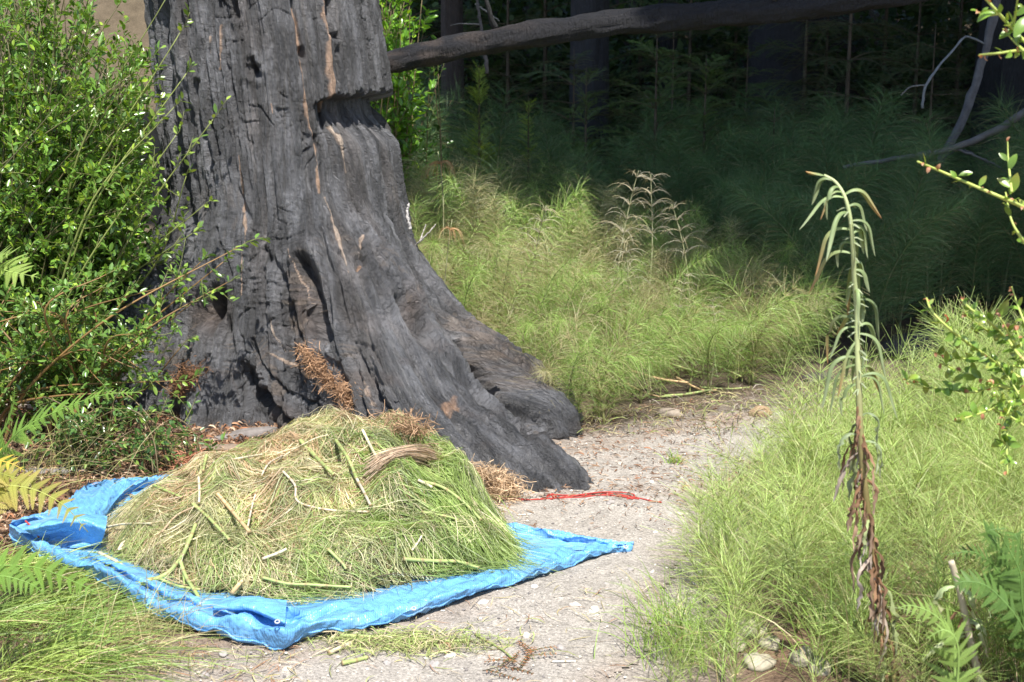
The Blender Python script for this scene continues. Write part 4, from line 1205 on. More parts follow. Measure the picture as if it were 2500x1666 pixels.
# stations round the sheet: (belly px, crest px + height, valley px + height, inner px + height, tuck)
ST = [
    # belly(x,y,z)      crest(x,y,z)       valley            inner             tuck m
    ((1545, 1338, .012), (1540, 1333, .018), (1536, 1332, .015), (1530, 1331, .012), .004),
    ((1482, 1346, .012), (1480, 1338, .026), (1470, 1334, .020), (1440, 1326, .016), .020),
    ((1400, 1376, .014), (1398, 1362, .032), (1388, 1352, .024), (1370, 1336, .018), .030),
    ((1312, 1411, .014), (1306, 1395, .036), (1300, 1380, .026), (1290, 1360, .018), .030),
    ((1228, 1436, .014), (1222, 1420, .036), (1218, 1408, .026), (1215, 1396, .020), .030),
    ((1130, 1466, .014), (1126, 1447, .040), (1112, 1434, .030), (1096, 1418, .020), .032),
    ((1010, 1501, .016), (1004, 1478, .046), (996, 1462, .034), (985, 1440, .022), .036),
    ((900, 1530, .018), (893, 1506, .050), (888, 1492, .030), (880, 1472, .024), .040),
    ((830, 1541, .020), (822, 1514, .056), (812, 1504, .026), (800, 1482, .036), .040),
    ((762, 1552, .018), (754, 1526, .056), (748, 1518, .022), (742, 1494, .044), .035),
    ((694, 1582, .012), (688, 1548, .060), (682, 1526, .030), (690, 1482, .075), .030),
    ((612, 1562, .020), (606, 1512, .075), (600, 1502, .030), (598, 1468, .080), .045),
    ((500, 1540, .022), (498, 1494, .070), (500, 1490, .030), (512, 1468, .055), .045),
    ((390, 1505, .022), (398, 1470, .065), (410, 1466, .026), (425, 1450, .055), .045),
    ((310, 1455, .022), (322, 1432, .065), (336, 1428, .028), (352, 1420, .055), .045),
    ((235, 1408, .024), (246, 1385, .070), (258, 1380, .030), (272, 1376, .055), .045),
    ((140, 1376, .024), (148, 1346, .070), (176, 1344, .040), (205, 1342, .050), .045),
    ((68, 1334, .026), (74, 1306, .075), (104, 1312, .040), (140, 1330, .030), .040),
    ((24, 1300, .050), (24, 1276, .095), (44, 1286, .060), (100, 1318, .020), .010),
    ((60, 1262, .105), (84, 1262, .120), (104, 1290, .050), (150, 1330, .012), .000),
    ((150, 1240, .085), (166, 1262, .110), (176, 1296, .045), (225, 1330, .012), .000),
    ((210, 1192, .030), (228, 1240, .085), (236, 1268, .060), (258, 1296, .012), .000),
    ((266, 1179, .030), (276, 1188, .070), (292, 1214, .050), (292, 1240, .012), .000),
    ((345, 1174, .030), (342, 1178, .055), (336, 1194, .030), (326, 1214, .012), .000),
    ((430, 1166, .020), (430, 1168, .035), (424, 1182, .022), (416, 1196, .012), .000),
    ((560, 1168, .010), (560, 1170, .012), (560, 1180, .012), (560, 1190, .010), .000),
    ((900, 1200, .010), (900, 1202, .012), (900, 1210, .012), (900, 1220, .010), .000),
    ((1140, 1262, .010), (1140, 1264, .012), (1138, 1270, .012), (1130, 1280, .010), .000),
    ((1258, 1284, .020), (1260, 1287, .030), (1262, 1296, .020), (1266, 1310, .014), .000),
    ((1340, 1297, .020), (1340, 1300, .030), (1342, 1306, .022), (1340, 1316, .014), .000),
    ((1385, 1301, .030), (1385, 1305, .038), (1384, 1312, .026), (1380, 1320, .014), .000),
    ((1428, 1309, .020), (1428, 1313, .030), (1426, 1318, .022), (1420, 1324, .014), .000),
    ((1500, 1326, .014), (1498, 1328, .020), (1494, 1330, .018), (1490, 1331, .014), .000),
]
cen_t = G(760, 1385, 0.012)
rows = []
for be, cr, va, inn, tk in ST:
    be, cr, va, inn = [G(*q) for q in (be, cr, va, inn)]
    inward = nrm((cen_t - be) * (1, 1, 0))
    tuck = be + inward * tk * 1.1 + np.array([0, 0, -be[2] * 0.75 if tk else 0.0])
    mid2 = inn * 0.72 + cen_t * 0.28; mid2[2] = 0.014
    mid3 = inn * 0.35 + cen_t * 0.65; mid3[2] = 0.012
    rows.append([tuck, be, cr, va, inn, mid2, mid3])
rows = np.array(rows)                                    # (stations, rings, 3)
ns = len(ST) * 14
ext = np.concatenate([rows[-2:], rows, rows[:3]], 0)
tpar = np.linspace(0, len(ST), ns, endpoint=False) + 2
def cat_at(E, t):
    i = np.floor(t).astype(int); u_ = (t - i).reshape((-1,) + (1,) * (E.ndim - 1))
    a, b, c, d_ = E[i - 1], E[i], E[i + 1], E[i + 2]
    return 0.5 * (2 * b + (c - a) * u_ + (2 * a - 5 * b + 4 * c - d_) * u_ ** 2 + (3 * b - a - 3 * c + d_) * u_ ** 3)
ringc = cat_at(ext, tpar)                                # (ns, 7, 3)
sub = [4, 8, 6, 8, 8, 5]
cols_ = []
for q, sdiv in enumerate(sub):
    for e in range(sdiv): cols_.append(q + e / sdiv)
cols_.append(6.0)
cp = np.array(cols_)
e2 = np.concatenate([2 * ringc[:, :1] - ringc[:, 1:2], ringc, 2 * ringc[:, -1:] - ringc[:, -2:-1]], 1).transpose(1, 0, 2)
tg = cat_at(e2, np.minimum(cp + 1, 6.9999)).transpose(1, 0, 2)   # (ns, nc, 3)
nc = len(cp)
# crumples, stronger on the free border
free = smooth(4.6, 3.6, cp)[None, :] * smooth(-0.2, 0.8, cp)[None, :]
a_ = np.linspace(0, 1, ns)[:, None]
lp = np.concatenate([[0], np.cumsum(np.linalg.norm(np.diff(ringc[:, 1], axis=0), axis=1))])[:, None]
w1 = ridged(lp * 7 + cp[None, :] * 0.6, cp[None, :] * 0.55 + lp * 1.5, 501, 2) - 0.5
w2 = ridged(lp * 20, cp[None, :] * 1.1 + lp * 4, 511, 2) - 0.5
tg[..., 2] += free * (0.015 * w1 + 0.004 * w2)
tg[..., 1] += free * 0.006 * vnoise(lp * 11, cp[None, :] * 0.8, seed=521)
tg[..., 2] = np.maximum(tg[..., 2], gz(tg[..., 0], tg[..., 1]) * 0 + 0.004)
tg[..., 2] += gz(tg[..., 0], tg[..., 1])
V = np.vstack([tg.reshape(-1, 3), cen_t[None] + (0, 0, float(gz(cen_t[0], cen_t[1])))])
i = np.arange(ns)[:, None]; i2 = (i + 1) % ns; j = np.arange(nc - 1)[None, :]
Fq = np.stack([i * nc + j, i2 * nc + j, i2 * nc + j + 1, i * nc + j + 1], -1).reshape(-1, 4)
TARP = np.array([0.16, 0.43, 0.80])
mbt = MB().add(V, Fq, TARP)
i = np.arange(ns)
mbt.f3.append(np.stack([i * nc + nc - 1, ((i + 1) % ns) * nc + nc - 1, np.full(ns, ns * nc)], -1)); mbt.m3.append(np.zeros(ns))
tarp = empty('tarp', tuple(cen_t))
tag(tarp, 'crumpled bright blue plastic tarp spread under the heap of cut horsetails', 'tarp')
child('sheet', mbt.mesh('tarp_sheet', M['tarp']), tarp)
# hem: a doubled border strip on the crest, rope edge, folded flap and eyelets
hem_line = tg[:, 4, :] + np.array([0, 0, 0.002])
idx = np.arange(10, 14 * 18)
mb = MB()
add_tubes(mb, tg[idx, 5, :] + np.array([0, -0.001, 0.0]), np.full(len(idx), 0.0035), TARP * 0.9, 5)
child('hem_rope', mb.mesh('tarp_hem', M['tarp']), tarp)
# the overlapping fold on the front edge
def sheet_from(gridpts, nu, nv, name, parent, col=TARP, crumple=0.003, seed=5):
    g0 = np.array(gridpts, float)                         # (a, b, 3)
    t1 = spline(g0.reshape(g0.shape[0], -1), nu).reshape(nu, g0.shape[1], 3).transpose(1, 0, 2)
    t2 = spline(t1.reshape(t1.shape[0], -1), nv).reshape(nv, nu, 3)
    t2 = t2 + crumple * fbm(t2[..., 0] * 30, t2[..., 1] * 30 + t2[..., 2] * 40, seed=seed)[..., None] * np.array([0.2, -0.5, 1])
    i = np.arange(nv - 1)[:, None] * nu; j = np.arange(nu - 1)[None, :]
    Fq = np.stack([i + j, i + j + 1, i + j + 1 + nu, i + j + nu], -1).reshape(-1, 4)
    return child(name, MB().add(t2.reshape(-1, 3), Fq, col).mesh('tarp_' + name, M['tarp']), parent)
sheet_from([[G(520, 1470, .075), G(600, 1455, .10), G(660, 1462, .10), G(700, 1466, .09)],
            [G(520, 1480, .088), G(605, 1472, .108), G(662, 1484, .104), G(698, 1492, .098)],
            [G(530, 1490, .078), G(610, 1490, .094), G(664, 1508, .094), G(696, 1522, .088)],
            [G(540, 1486, .068), G(612, 1492, .070), G(660, 1512, .072), G(690, 1524, .066)]], 30, 26, 'folded_flap', tarp)
sheet_from([[G(40, 1285, .10), G(120, 1262, .11), G(200, 1250, .115), G(262, 1262, .10)],
            [G(60, 1296, .10), G(130, 1280, .125), G(200, 1272, .12), G(258, 1290, .10)],
            [G(84, 1312, .06), G(140, 1312, .05), G(190, 1312, .05), G(250, 1316, .05)],
            [G(90, 1330, .02), G(140, 1336, .02), G(190, 1338, .02), G(246, 1330, .02)]], 34, 26, 'folded_corner', tarp, crumple=0.004, seed=9)
def torus(mb, cen, R0, r0, col, nrm_=(0, -0.4, 1), m=16):
    a = np.linspace(0, 2 * np.pi, m + 1)
    n_ = nrm(np.array(nrm_)); A = nrm(np.cross(n_, (1, 0.1, 0))); B = np.cross(n_, A)
    p = cen + R0 * (np.cos(a)[:, None] * A + np.sin(a)[:, None] * B)
    add_tubes(mb, p, np.full(m + 1, r0), col, 6)
M['metal'] = solid_mat('dull_metal', 0.35, 0.6, 0.15)
for px, py, z in ((1528, 1336, .024), (677, 1518, .100), (1010, 1486, .05)):
    mb = MB(); torus(mb, G(px, py, z), 0.006, 0.0022, (0.42, 0.44, 0.48))
    child('eyelet', mb.mesh('tarp_eyelet', M['metal']), tarp)

# ================================================================== heap of cut horsetails
BL = [((-0.54, 4.80), (0.58, 0.50), 0.225), ((-0.88, 4.42), (0.48, 0.50), 0.17), ((-0.48, 4.30), (0.46, 0.44), 0.20), ((-0.22, 4.24), (0.25, 0.26), 0.11), ((-0.72, 4.15), (0.42, 0.33), 0.12), ((-0.32, 4.55), (0.32, 0.38), 0.19)]
HB = np.array([G(*p)[:2] for p in [(236, 1350), (228, 1325), (262, 1268), (300, 1225), (345, 1205), (430, 1185), (540, 1165), (640, 1120), (800, 1090), (1000, 1120), (1150, 1215), (1235, 1285), (1265, 1330), (1300, 1388), (1210, 1418), (1105, 1432), (1000, 1452), (880, 1482), (720, 1494), (560, 1476), (480, 1472), (345, 1432), (265, 1380)]])
def heap_exact(x, y):
    h = np.zeros(np.shape(x))
    for (cx_, cy_), (rx, ry), hh in BL:
        q = ((x - cx_) / rx) ** 2 + ((y - cy_) / ry) ** 2
        b = hh * np.maximum(0, 1 - q) ** 0.75
        h = np.maximum(h, b) + 0.12 * np.minimum(h, b)
    x_, y_ = np.asarray(x, float), np.asarray(y, float)
    sd_ = np.where(inpoly(x_, y_, HB), 1, -1) * polydist(x_, y_, HB)
    return h * (1 + 0.34 * fbm(x * 5, y * 5, seed=603, oct=3)) * smooth(-0.01, 0.10, sd_)
_hx = np.arange(-1.7, 0.6, 0.012); _hy = np.arange(3.4, 5.7, 0.012)
_HX, _HY = np.meshgrid(_hx, _hy)
_HT = heap_exact(_HX, _HY)
def heap_h(x, y):
    x = np.asarray(x, float); y = np.asarray(y, float)
    fx = np.clip((x + 1.7) / 0.012, 0, len(_hx) - 1.001); fy = np.clip((y - 3.4) / 0.012, 0, len(_hy) - 1.001)
    i = fy.astype(int); j = fx.astype(int); ti = fy - i; tj = fx - j
    return (_HT[i, j] * (1 - tj) + _HT[i, j + 1] * tj) * (1 - ti) + (_HT[i + 1, j] * (1 - tj) + _HT[i + 1, j + 1] * tj) * ti
xs_ = np.arange(-1.5, 0.3, 0.02); ys_ = np.arange(3.6, 5.45, 0.02)
V, Fq = grid_mesh(xs_, ys_, lambda x, y: heap_h(x, y) * 0.92 - 0.012 + 0.02 + gz(x, y))
keep = (heap_h(V[Fq][..., 0], V[Fq][..., 1]) > 0.008).all(1)
Fq = Fq[keep]; used = np.unique(Fq); rm = np.full(len(V), -1); rm[used] = np.arange(len(used))
mbh = MB().add(V[used], rm[Fq], np.array([0.13, 0.12, 0.05]))
g = np.random.default_rng(61)
fam = {'green': (0.25, 0.35, 0.10), 'lime': (0.36, 0.46, 0.16), 'olive': (0.40, 0.41, 0.20), 'straw': (0.62, 0.55, 0.36), 'tan': (0.52, 0.36, 0.23), 'dull': (0.22, 0.25, 0.12)}
def surf(x, y): return heap_h(x, y) + 0.016 + gz(x, y)
PP, WW, CCs = [], [], []
nbund = 0
while nbund < 1050:
    x, y = g.uniform(-1.42, 0.12), g.uniform(3.72, 5.3)
    if heap_h(np.array([x]), np.array([y]))[0] < 0.02: continue
    nbund += 1
    right = smooth(-0.55, -0.1, x); top_ = smooth(4.5, 4.9, y)
    a = (R(-35) + 0.45 * g.normal()) if g.random() < 0.25 + 0.65 * right else g.uniform(0, 6.28)
    L = g.uniform(0.08, 0.22); n_ = int(g.integers(22, 60)); wd = g.uniform(0.015, 0.06)
    pg = 0.20 + 0.50 * right - 0.12 * top_
    if y < 4.05: pg += 0.2
    names = ['green', 'lime', 'olive', 'straw', 'tan', 'dull']
    pr_ = np.array([pg * 0.45, pg * 0.35, 0.24, (1 - pg) * 0.34, (1 - pg) * 0.22, 0.12]); pr_ /= pr_.sum()
    base_c = np.array(fam[names[g.choice(6, p=pr_)]])
    bl_ = g.random() ** 2
    k = 5
    s = np.linspace(-0.5, 0.5, k)[None, :]
    fan = g.normal() * 0.5
    a_i = a + (0.12 + 0.35 * g.random()) * g.normal(size=(n_, 1)) + fan * (np.linspace(-.5, .5, n_)[:, None])
    curl = g.normal(size=(n_, 1)) * 0.9 + g.normal() * 0.5
    ang = a_i + curl * s
    li = L * (0.6 + 0.7 * g.random((n_, 1)))
    off = wd * g.normal(size=(n_, 1))
    cx_ = x - np.sin(a) * off + li * 0.2 * g.normal(size=(n_, 1)); cy_ = y + np.cos(a) * off + li * 0.2 * g.normal(size=(n_, 1))
    px_ = cx_ + np.cumsum(np.cos(ang) * li / (k - 1), 1) - li * 0.5 * np.cos(a_i); py_ = cy_ + np.cumsum(np.sin(ang) * li / (k - 1), 1) - li * 0.5 * np.sin(a_i)
    pz_ = surf(px_, py_) + (0.004 + 0.034 * bl_) * g.random((n_, 1)) + 0.014 * g.random((n_, 1)) * (1 - (2 * s) ** 2) + 0.01 * g.random((n_, 1)) * s
    ins = inpoly(px_, py_, HB).all(1) | (g.random(n_) < 0.06)
    if ins.sum() < 2: continue
    px_, py_, pz_ = px_[ins], py_[ins], pz_[ins]; n_ = int(ins.sum())
    PP.append(np.stack([px_, py_, pz_], -1)); WW.append(np.tile(np.array([0.0015, 0.0018, 0.0018, 0.0015, 0.0008]), (n_, 1)) * g.uniform(0.75, 1.25))
    CCs.append(base_c * (0.65 + 0.6 * g.random((n_, 1))))
mbs = MB()
PA = np.concatenate(PP)
add_ribbons(mbs, PA, np.concatenate(WW), np.concatenate(CCs), side=np.array([0, 0, 1.0]) + 0.9 * g.normal(size=(len(PA), 1, 3)))
# green plumes spilling over the right end of the sheet
PP, CCs = [], []
for q in range(30):
    x = g.uniform(-0.55, -0.12); y = g.uniform(4.05, 4.75)
    e = G(g.uniform(1200, 1290), g.uniform(1330, 1420)) if q % 2 else G(g.uniform(1100, 1320), g.uniform(1405, 1425))
    n_ = 46; k = 6
    s = np.linspace(0, 1, k)[None, :, None]
    st_ = np.array([x, y, 0]) + g.normal(size=(n_, 1, 3)) * (0.03, 0.03, 0)
    en_ = e + g.normal(size=(n_, 1, 3)) * (0.05, 0.04, 0)
    f = g.uniform(0.55, 1.05, (n_, 1, 1))
    p = st_ + (en_ - st_) * s * f
    p[..., 1] += 0.05 * np.sin(s[..., 0] * 3.1) * g.normal()
    p[..., 2] = np.maximum(surf(p[..., 0], p[..., 1]), 0.03) + 0.02 * g.random((n_, 1)) + 0.02 * np.sin(s[..., 0] * 3.14) * g.random((n_, 1))
    PP.append(p); CCs.append(np.array(fam['green' if q % 3 else 'lime']) * (0.65 + 0.6 * g.random((n_, 1))))
PA = np.concatenate(PP)
add_ribbons(mbs, PA, np.tile(np.array([0.0022, 0.0022, 0.002, 0.002, 0.0016, 0.0009]), (len(PA), 1)), np.concatenate(CCs), side=np.array([0, 0, 1.0]) + 0.9 * g.normal(size=(len(PA), 1, 3)))
heap = empty('cut_horsetail_heap', (-0.6, 4.5, 0.03))
tag(heap, 'big tangled heap of cut green and straw coloured horsetails on the blue tarp', 'heap')
o = child('packed_core', mbh.mesh('heap_core', M['dry']), heap)
o = child('cut_strands', mbs.mesh('heap_strands', M['horsetail']), heap); o['kind'] = 'stuff'

# --- stalks one can pick out on the heap
def heap_pt(px, py, lift=0.012):
    """first point of the heap (or ground) along the line of sight"""
    d_ = ray(px, py); t_ = np.linspace(3.2, 6.5, 400)
    p = np.array([0, 0, CAM_H]) + d_[None] * t_[:, None]
    s_ = np.where(heap_h(p[:, 0], p[:, 1]) > 0.004, surf(p[:, 0], p[:, 1]), gz(p[:, 0], p[:, 1]) + 0.006) + lift
    i = np.argmax(p[:, 2] <= s_)
    return p[i]
SK = [  # pixels, radius, colour, what sets it apart
    ([(733, 1075), (760, 1105), (795, 1140), (815, 1160)], .010, GRN, 'thick green cut stalk high on the heap, pointing at the trunk'),
    ([(820, 1075), (850, 1120), (875, 1180)], .009, GRN, 'green cut stalk with dark joints near the heap top'),
    ([(885, 1050), (905, 1090), (920, 1118)], .008, PALE, 'short pale cut stalk standing near the heap top'),
    ([(530, 1205), (560, 1240), (610, 1300)], .010, TAN, 'tan and orange jointed stalk lying across the heap left of centre'),
    ([(470, 1230), (510, 1265), (560, 1318)], .008, GRN, 'green cut stalk left of the tan jointed one'),
    ([(485, 1165), (487, 1200), (486, 1228)], .007, PALE, 'pale stalk poking upright from the heap\'s left shoulder'),
    ([(322, 1430), (400, 1405), (440, 1365), (460, 1325), (478, 1280)], .010, GRN, 'long bowed green stalk curving up the left front of the heap'),
    ([(440, 1370), (455, 1410), (480, 1450), (495, 1475)], .009, GRN, 'green stalk running down to the tarp from the bowed one'),
    ([(440, 1365), (447, 1400), (450, 1430)], .005, GRN, 'thin green stalk beside the one running down to the tarp'),
    ([(242, 1350), (290, 1375), (340, 1412)], .008, PALE, 'bleached stalk at the left end of the heap'),
    ([(330, 1425), (380, 1412), (430, 1430), (490, 1440)], .007, GRN, 'green stalk lying along the left front rim'),
    ([(565, 1450), (585, 1425), (592, 1418)], .010, TAN, 'stubby tan stalk end at the front of the heap'),
    ([(640, 1410), (700, 1425), (760, 1428), (860, 1434)], .007, GRN, 'slim green stalk along the front of the heap'),
    ([(985, 1365), (1060, 1370), (1120, 1372), (1170, 1388)], .009, GRN, 'green cut stalk near the right end of the heap'),
    ([(1030, 1175), (1080, 1190), (1130, 1225), (1175, 1270)], .008, GRN, 'green stalk sliding down the heap\'s right slope'),
    ([(1020, 1172), (1055, 1190)], .008, PALE, 'short pale cut end on the heap\'s right slope'),
    ([(1030, 1250), (1085, 1260), (1120, 1270)], .006, GRN, 'thin green stalk half hidden on the right slope'),
    ([(375, 1185), (405, 1198), (445, 1215)], .007, (0.30, 0.40, 0.12), 'dark green stalk over the tarp\'s back hem'),
    ([(800, 1340), (835, 1375), (845, 1390)], .007, GRN, 'short green stalk low in the middle of the heap'),
    ([(640, 1365), (680, 1350), (700, 1340)], .007, PALE, 'pale stub in the middle of the heap'),
    ([(250, 1290), (300, 1280), (370, 1278)], .006, PALE, 'bleached straight stalk on the heap\'s upper left'),
    ([(1005, 1345), (1020, 1325), (1030, 1308)], .005, PALE, 'pale splinter on the right half of the heap'),
    ([(600, 1310), (620, 1220), (650, 1140), (690, 1112)], .005, (0.52, 0.44, 0.34), 'bowed grey brown twig arching over the upper heap'),
    ([(690, 1150), (720, 1185), (728, 1225), (800, 1245), (900, 1250)], .006, (0.50, 0.42, 0.31), 'kinked grey brown twig across the middle of the heap'),
    ([(395, 1300), (430, 1260), (480, 1235)], .005, (0.45, 0.33, 0.22), 'brown curved twig on the upper left of the heap'),
    ([(860, 1150), (885, 1195), (905, 1235)], .008, (0.42, 0.38, 0.3), 'greyed stalk slanting down right of the heap top'),
    ([(660, 1165), (685, 1120), (760, 1075), (800, 1062)], .004, (0.55, 0.48, 0.33), 'thin straw along the heap\'s ridge'),
    ([(505, 1110), (500, 1130), (496, 1150)], .008, GRN, 'short green stub at the heap\'s upper left edge'),
    ([(520, 1130), (580, 1120), (640, 1110)], .006, PALE, 'pale straight stalk by the heap\'s upper left edge'),
]
for pts, r0, colr, lab in SK:
    r0 = r0 * 0.66
    P_ = np.array([heap_pt(*p, lift=r0 + 0.034) for p in pts])
    me = stalk_mesh(P_ - P_[0], r0, r0 * 0.85, colr, ND if colr is not PALE else (0.42, 0.33, 0.2))
    o = link('cut_stalk', me, loc=tuple(P_[0])); tag(o, lab, 'stalk', 'cut stalks on the heap')
# dried bundle near the root, and the pale leaf
P0 = heap_pt(985, 1120)
mb = MB(); n_ = 170; k = 7
s = np.linspace(0, 1, k)[None, :, None]
a0 = np.array([heap_pt(905, 1150)]); a1 = np.array([heap_pt(985, 1112, 0.05)]); a2 = np.array([heap_pt(1065, 1128)])
sp = np.stack([(1 - s[..., 0]) ** 2, 2 * s[..., 0] * (1 - s[..., 0]), s[..., 0] ** 2], -1) @ np.stack([a0[0], a1[0] + (0, 0, 0.05), a2[0]])
p = sp + g.normal(size=(n_, 1, 3)) * (0.015, 0.026, 0.018) * (0.6 + 1.2 * np.abs(s - 0.45))
add_ribbons(mb, p, np.full((n_, k), 0.0020), np.array([0.66, 0.50, 0.36]) * (0.7 + 0.5 * g.random((n_, 1))))
o = child_o = link('dry_horsetail_bundle', mb.mesh('dry_bundle', M['dry'])); tag(o, 'combed bundle of dry tan strands on top of the heap beside the root', 'plant bundle')
def leaf_blade(L, Wd, seg=8, curl=0.2, fold=0.25, col=(0.6, 0.5, 0.4), twist=0.0, tipc=None, wav=0.0, shape=1.0, pet=0.0):
    """blade along +x, normal +z; returns V, F, C"""
    t = np.linspace(0, 1, seg + 1)
    w = Wd * 0.5 * np.sin(np.pi * np.clip(t, 0.0, 1) ** shape) ** 0.8
    w[0] = Wd * 0.04; w[-1] = 0.0006
    ang = curl * t
    x = np.cumsum(np.concatenate([[0], np.cos(ang[1:])])) * L / seg; z = -np.cumsum(np.concatenate([[0], np.sin(ang[1:])])) * L / seg
    tw = twist * t
    V = []
    for i in range(seg + 1):
        nz = np.array([math.sin(ang[i]), 0, math.cos(ang[i])])
        sdv = np.array([0, math.cos(tw[i]), 0]) + nz * math.sin(tw[i])
        up_ = np.cross(np.array([math.cos(ang[i]), 0, -math.sin(ang[i])]), sdv)
        ctr = np.array([x[i], 0, z[i]])
        e = fold * w[i] + wav * math.sin(i * 2.1) * w[i]
        V += [ctr - sdv * w[i] + up_ * e, ctr, ctr + sdv * w[i] + up_ * e]
    i = np.arange(seg)[:, None] * 3
    Fq = np.concatenate([i + np.array([[0, 1, 4, 3]]), i + np.array([[1, 2, 5, 4]])])
    c0 = np.array(col); c1 = np.array(tipc if tipc is not None else col)
    C = np.repeat(c0 * (1 - t[:, None] ** 1.5) + c1 * t[:, None] ** 1.5, 3, 0)
    return np.array(V), Fq, C
mb = MB(); mb.add(*leaf_blade(0.085, 0.034, 8, 0.5, 0.2, (0.78, 0.66, 0.52)))
o = link('fallen_leaf', mb.mesh('fallen_leaf', M['dry'])); o.location = heap_pt(288, 1342, 0.03); o.rotation_euler = (R(38), R(-18), R(42)); tag(o, 'single pale pinkish dead leaf lying on the left side of the heap', 'leaf')
# frosty conifer sprigs dropped on the front hem
for q, (px, py, rz_) in enumerate([(905, 1412, 0.3), (985, 1424, 0.1), (1060, 1405, 2.9)]):
    mbq = bough_mesh(0.20, 0, 700 + q, (0.42, 0.46, 0.34), 0.014, 0.05)
    o = link('conifer_sprig', mbq); o.location = heap_pt(px, py, 0.022); o.rotation_euler = (0.2, 0.05, rz_)
    tag(o, ['pale needled sprig on the heap front, leftmost of three', 'pale needled sprig on the heap front, middle of three', 'pale needled sprig on the heap front, rightmost of three'][q], 'sprig')

# ================================================================== red cord beside the root tip
mb = MB()
REDC = (0.42, 0.05, 0.04)
def cord(pts, r=0.0024):
    p = spline([G(*q) for q in pts], len(pts) * 8); p[:, 2] += gz(p[:, 0], p[:, 1]) + 0.006
    add_tubes(mb, p, np.full(len(p), r), REDC, 6)
cord([(1130, 1205), (1200, 1212), (1270, 1222), (1340, 1222), (1400, 1218), (1470, 1214), (1540, 1222), (1590, 1232), (1615, 1236)])
cord([(1180, 1214), (1260, 1224), (1330, 1220), (1345, 1214), (1360, 1222), (1430, 1222), (1500, 1217), (1545, 1228)])
cord([(1335, 1222), (1340, 1213), (1375, 1216), (1440, 1219), (1500, 1221), (1560, 1228)])
cord([(1380, 1222, .0), (1440, 1214, .004), (1500, 1212, .004), (1542, 1215, .004), (1548, 1224, .0), (1530, 1228, .0)])
cord([(1345, 1224), (1338, 1216), (1350, 1212), (1358, 1220), (1346, 1224)])
o = link('red_cord', mb.mesh('red_cord', solid_mat('red_cord', 0.6, 0.3, 0.2, 200))); tag(o, 'thin looped red cord lying along the tip of the big root', 'cord')
mb = MB()
cp_ = [G(62, 1272, .12), G(80, 1290, .10), G(95, 1312, .06)]
add_tubes(mb, spline(cp_, 12), np.full(12, 0.003), REDC, 6)
o = link('red_cord', mb.mesh('red_cord', bpy.data.materials['red_cord'])); tag(o, 'short red string over the folded left corner of the tarp', 'cord')
# ================================================================== shrubs
def leaf_unit():
    """a small glossy leaf, folded on its midrib, length 1 along +x"""
    V = np.array([[0, 0, 0], [0.30, 0.20, 0.055], [0.30, -0.20, 0.055], [0.36, 0, 0], [0.70, 0.19, 0.035], [0.70, -0.19, 0.035], [0.72, 0, -0.015], [1.0, 0, -0.06]])
    F3 = np.array([[0, 3, 1], [0, 2, 3], [1, 3, 6], [1, 6, 4], [2, 6, 3], [2, 5, 6], [4, 6, 7], [5, 7, 6]])
    return V, F3
LV, LF = leaf_unit()
LF4 = np.array([[0, 2, 5, 7], [0, 7, 4, 1]])       # cheaper version: two quads folded on the midrib
def add_leaves(mb, pos, dirv, nor, size, col, cheap=True):
    n = len(pos)
    d_ = nrm(dirv); s_ = nrm(np.cross(nor, d_)); u_ = np.cross(d_, s_)
    V = pos[:, None] + size[:, None, None] * (LV[None, :, 0:1] * d_[:, None] + LV[None, :, 1:2] * s_[:, None] + LV[None, :, 2:3] * u_[:, None])
    k = len(LV)
    Fx = (LF4 if cheap else LF)[None] + (np.arange(n) * k)[:, None, None]
    mb.add(V.reshape(-1, 3), Fx.reshape(-1, Fx.shape[-1]), np.repeat(col, k, 0))
def leaf_matrix(p, d_, nor, s):
    d_ = nrm(d_); sd_ = nrm(np.cross(nor, d_)); u_ = np.cross(d_, sd_)
    m = Matrix(((d_[0] * s, sd_[0] * s, u_[0] * s, p[0]), (d_[1] * s, sd_[1] * s, u_[1] * s, p[1]), (d_[2] * s, sd_[2] * s, u_[2] * s, p[2]), (0, 0, 0, 1)))
    return m
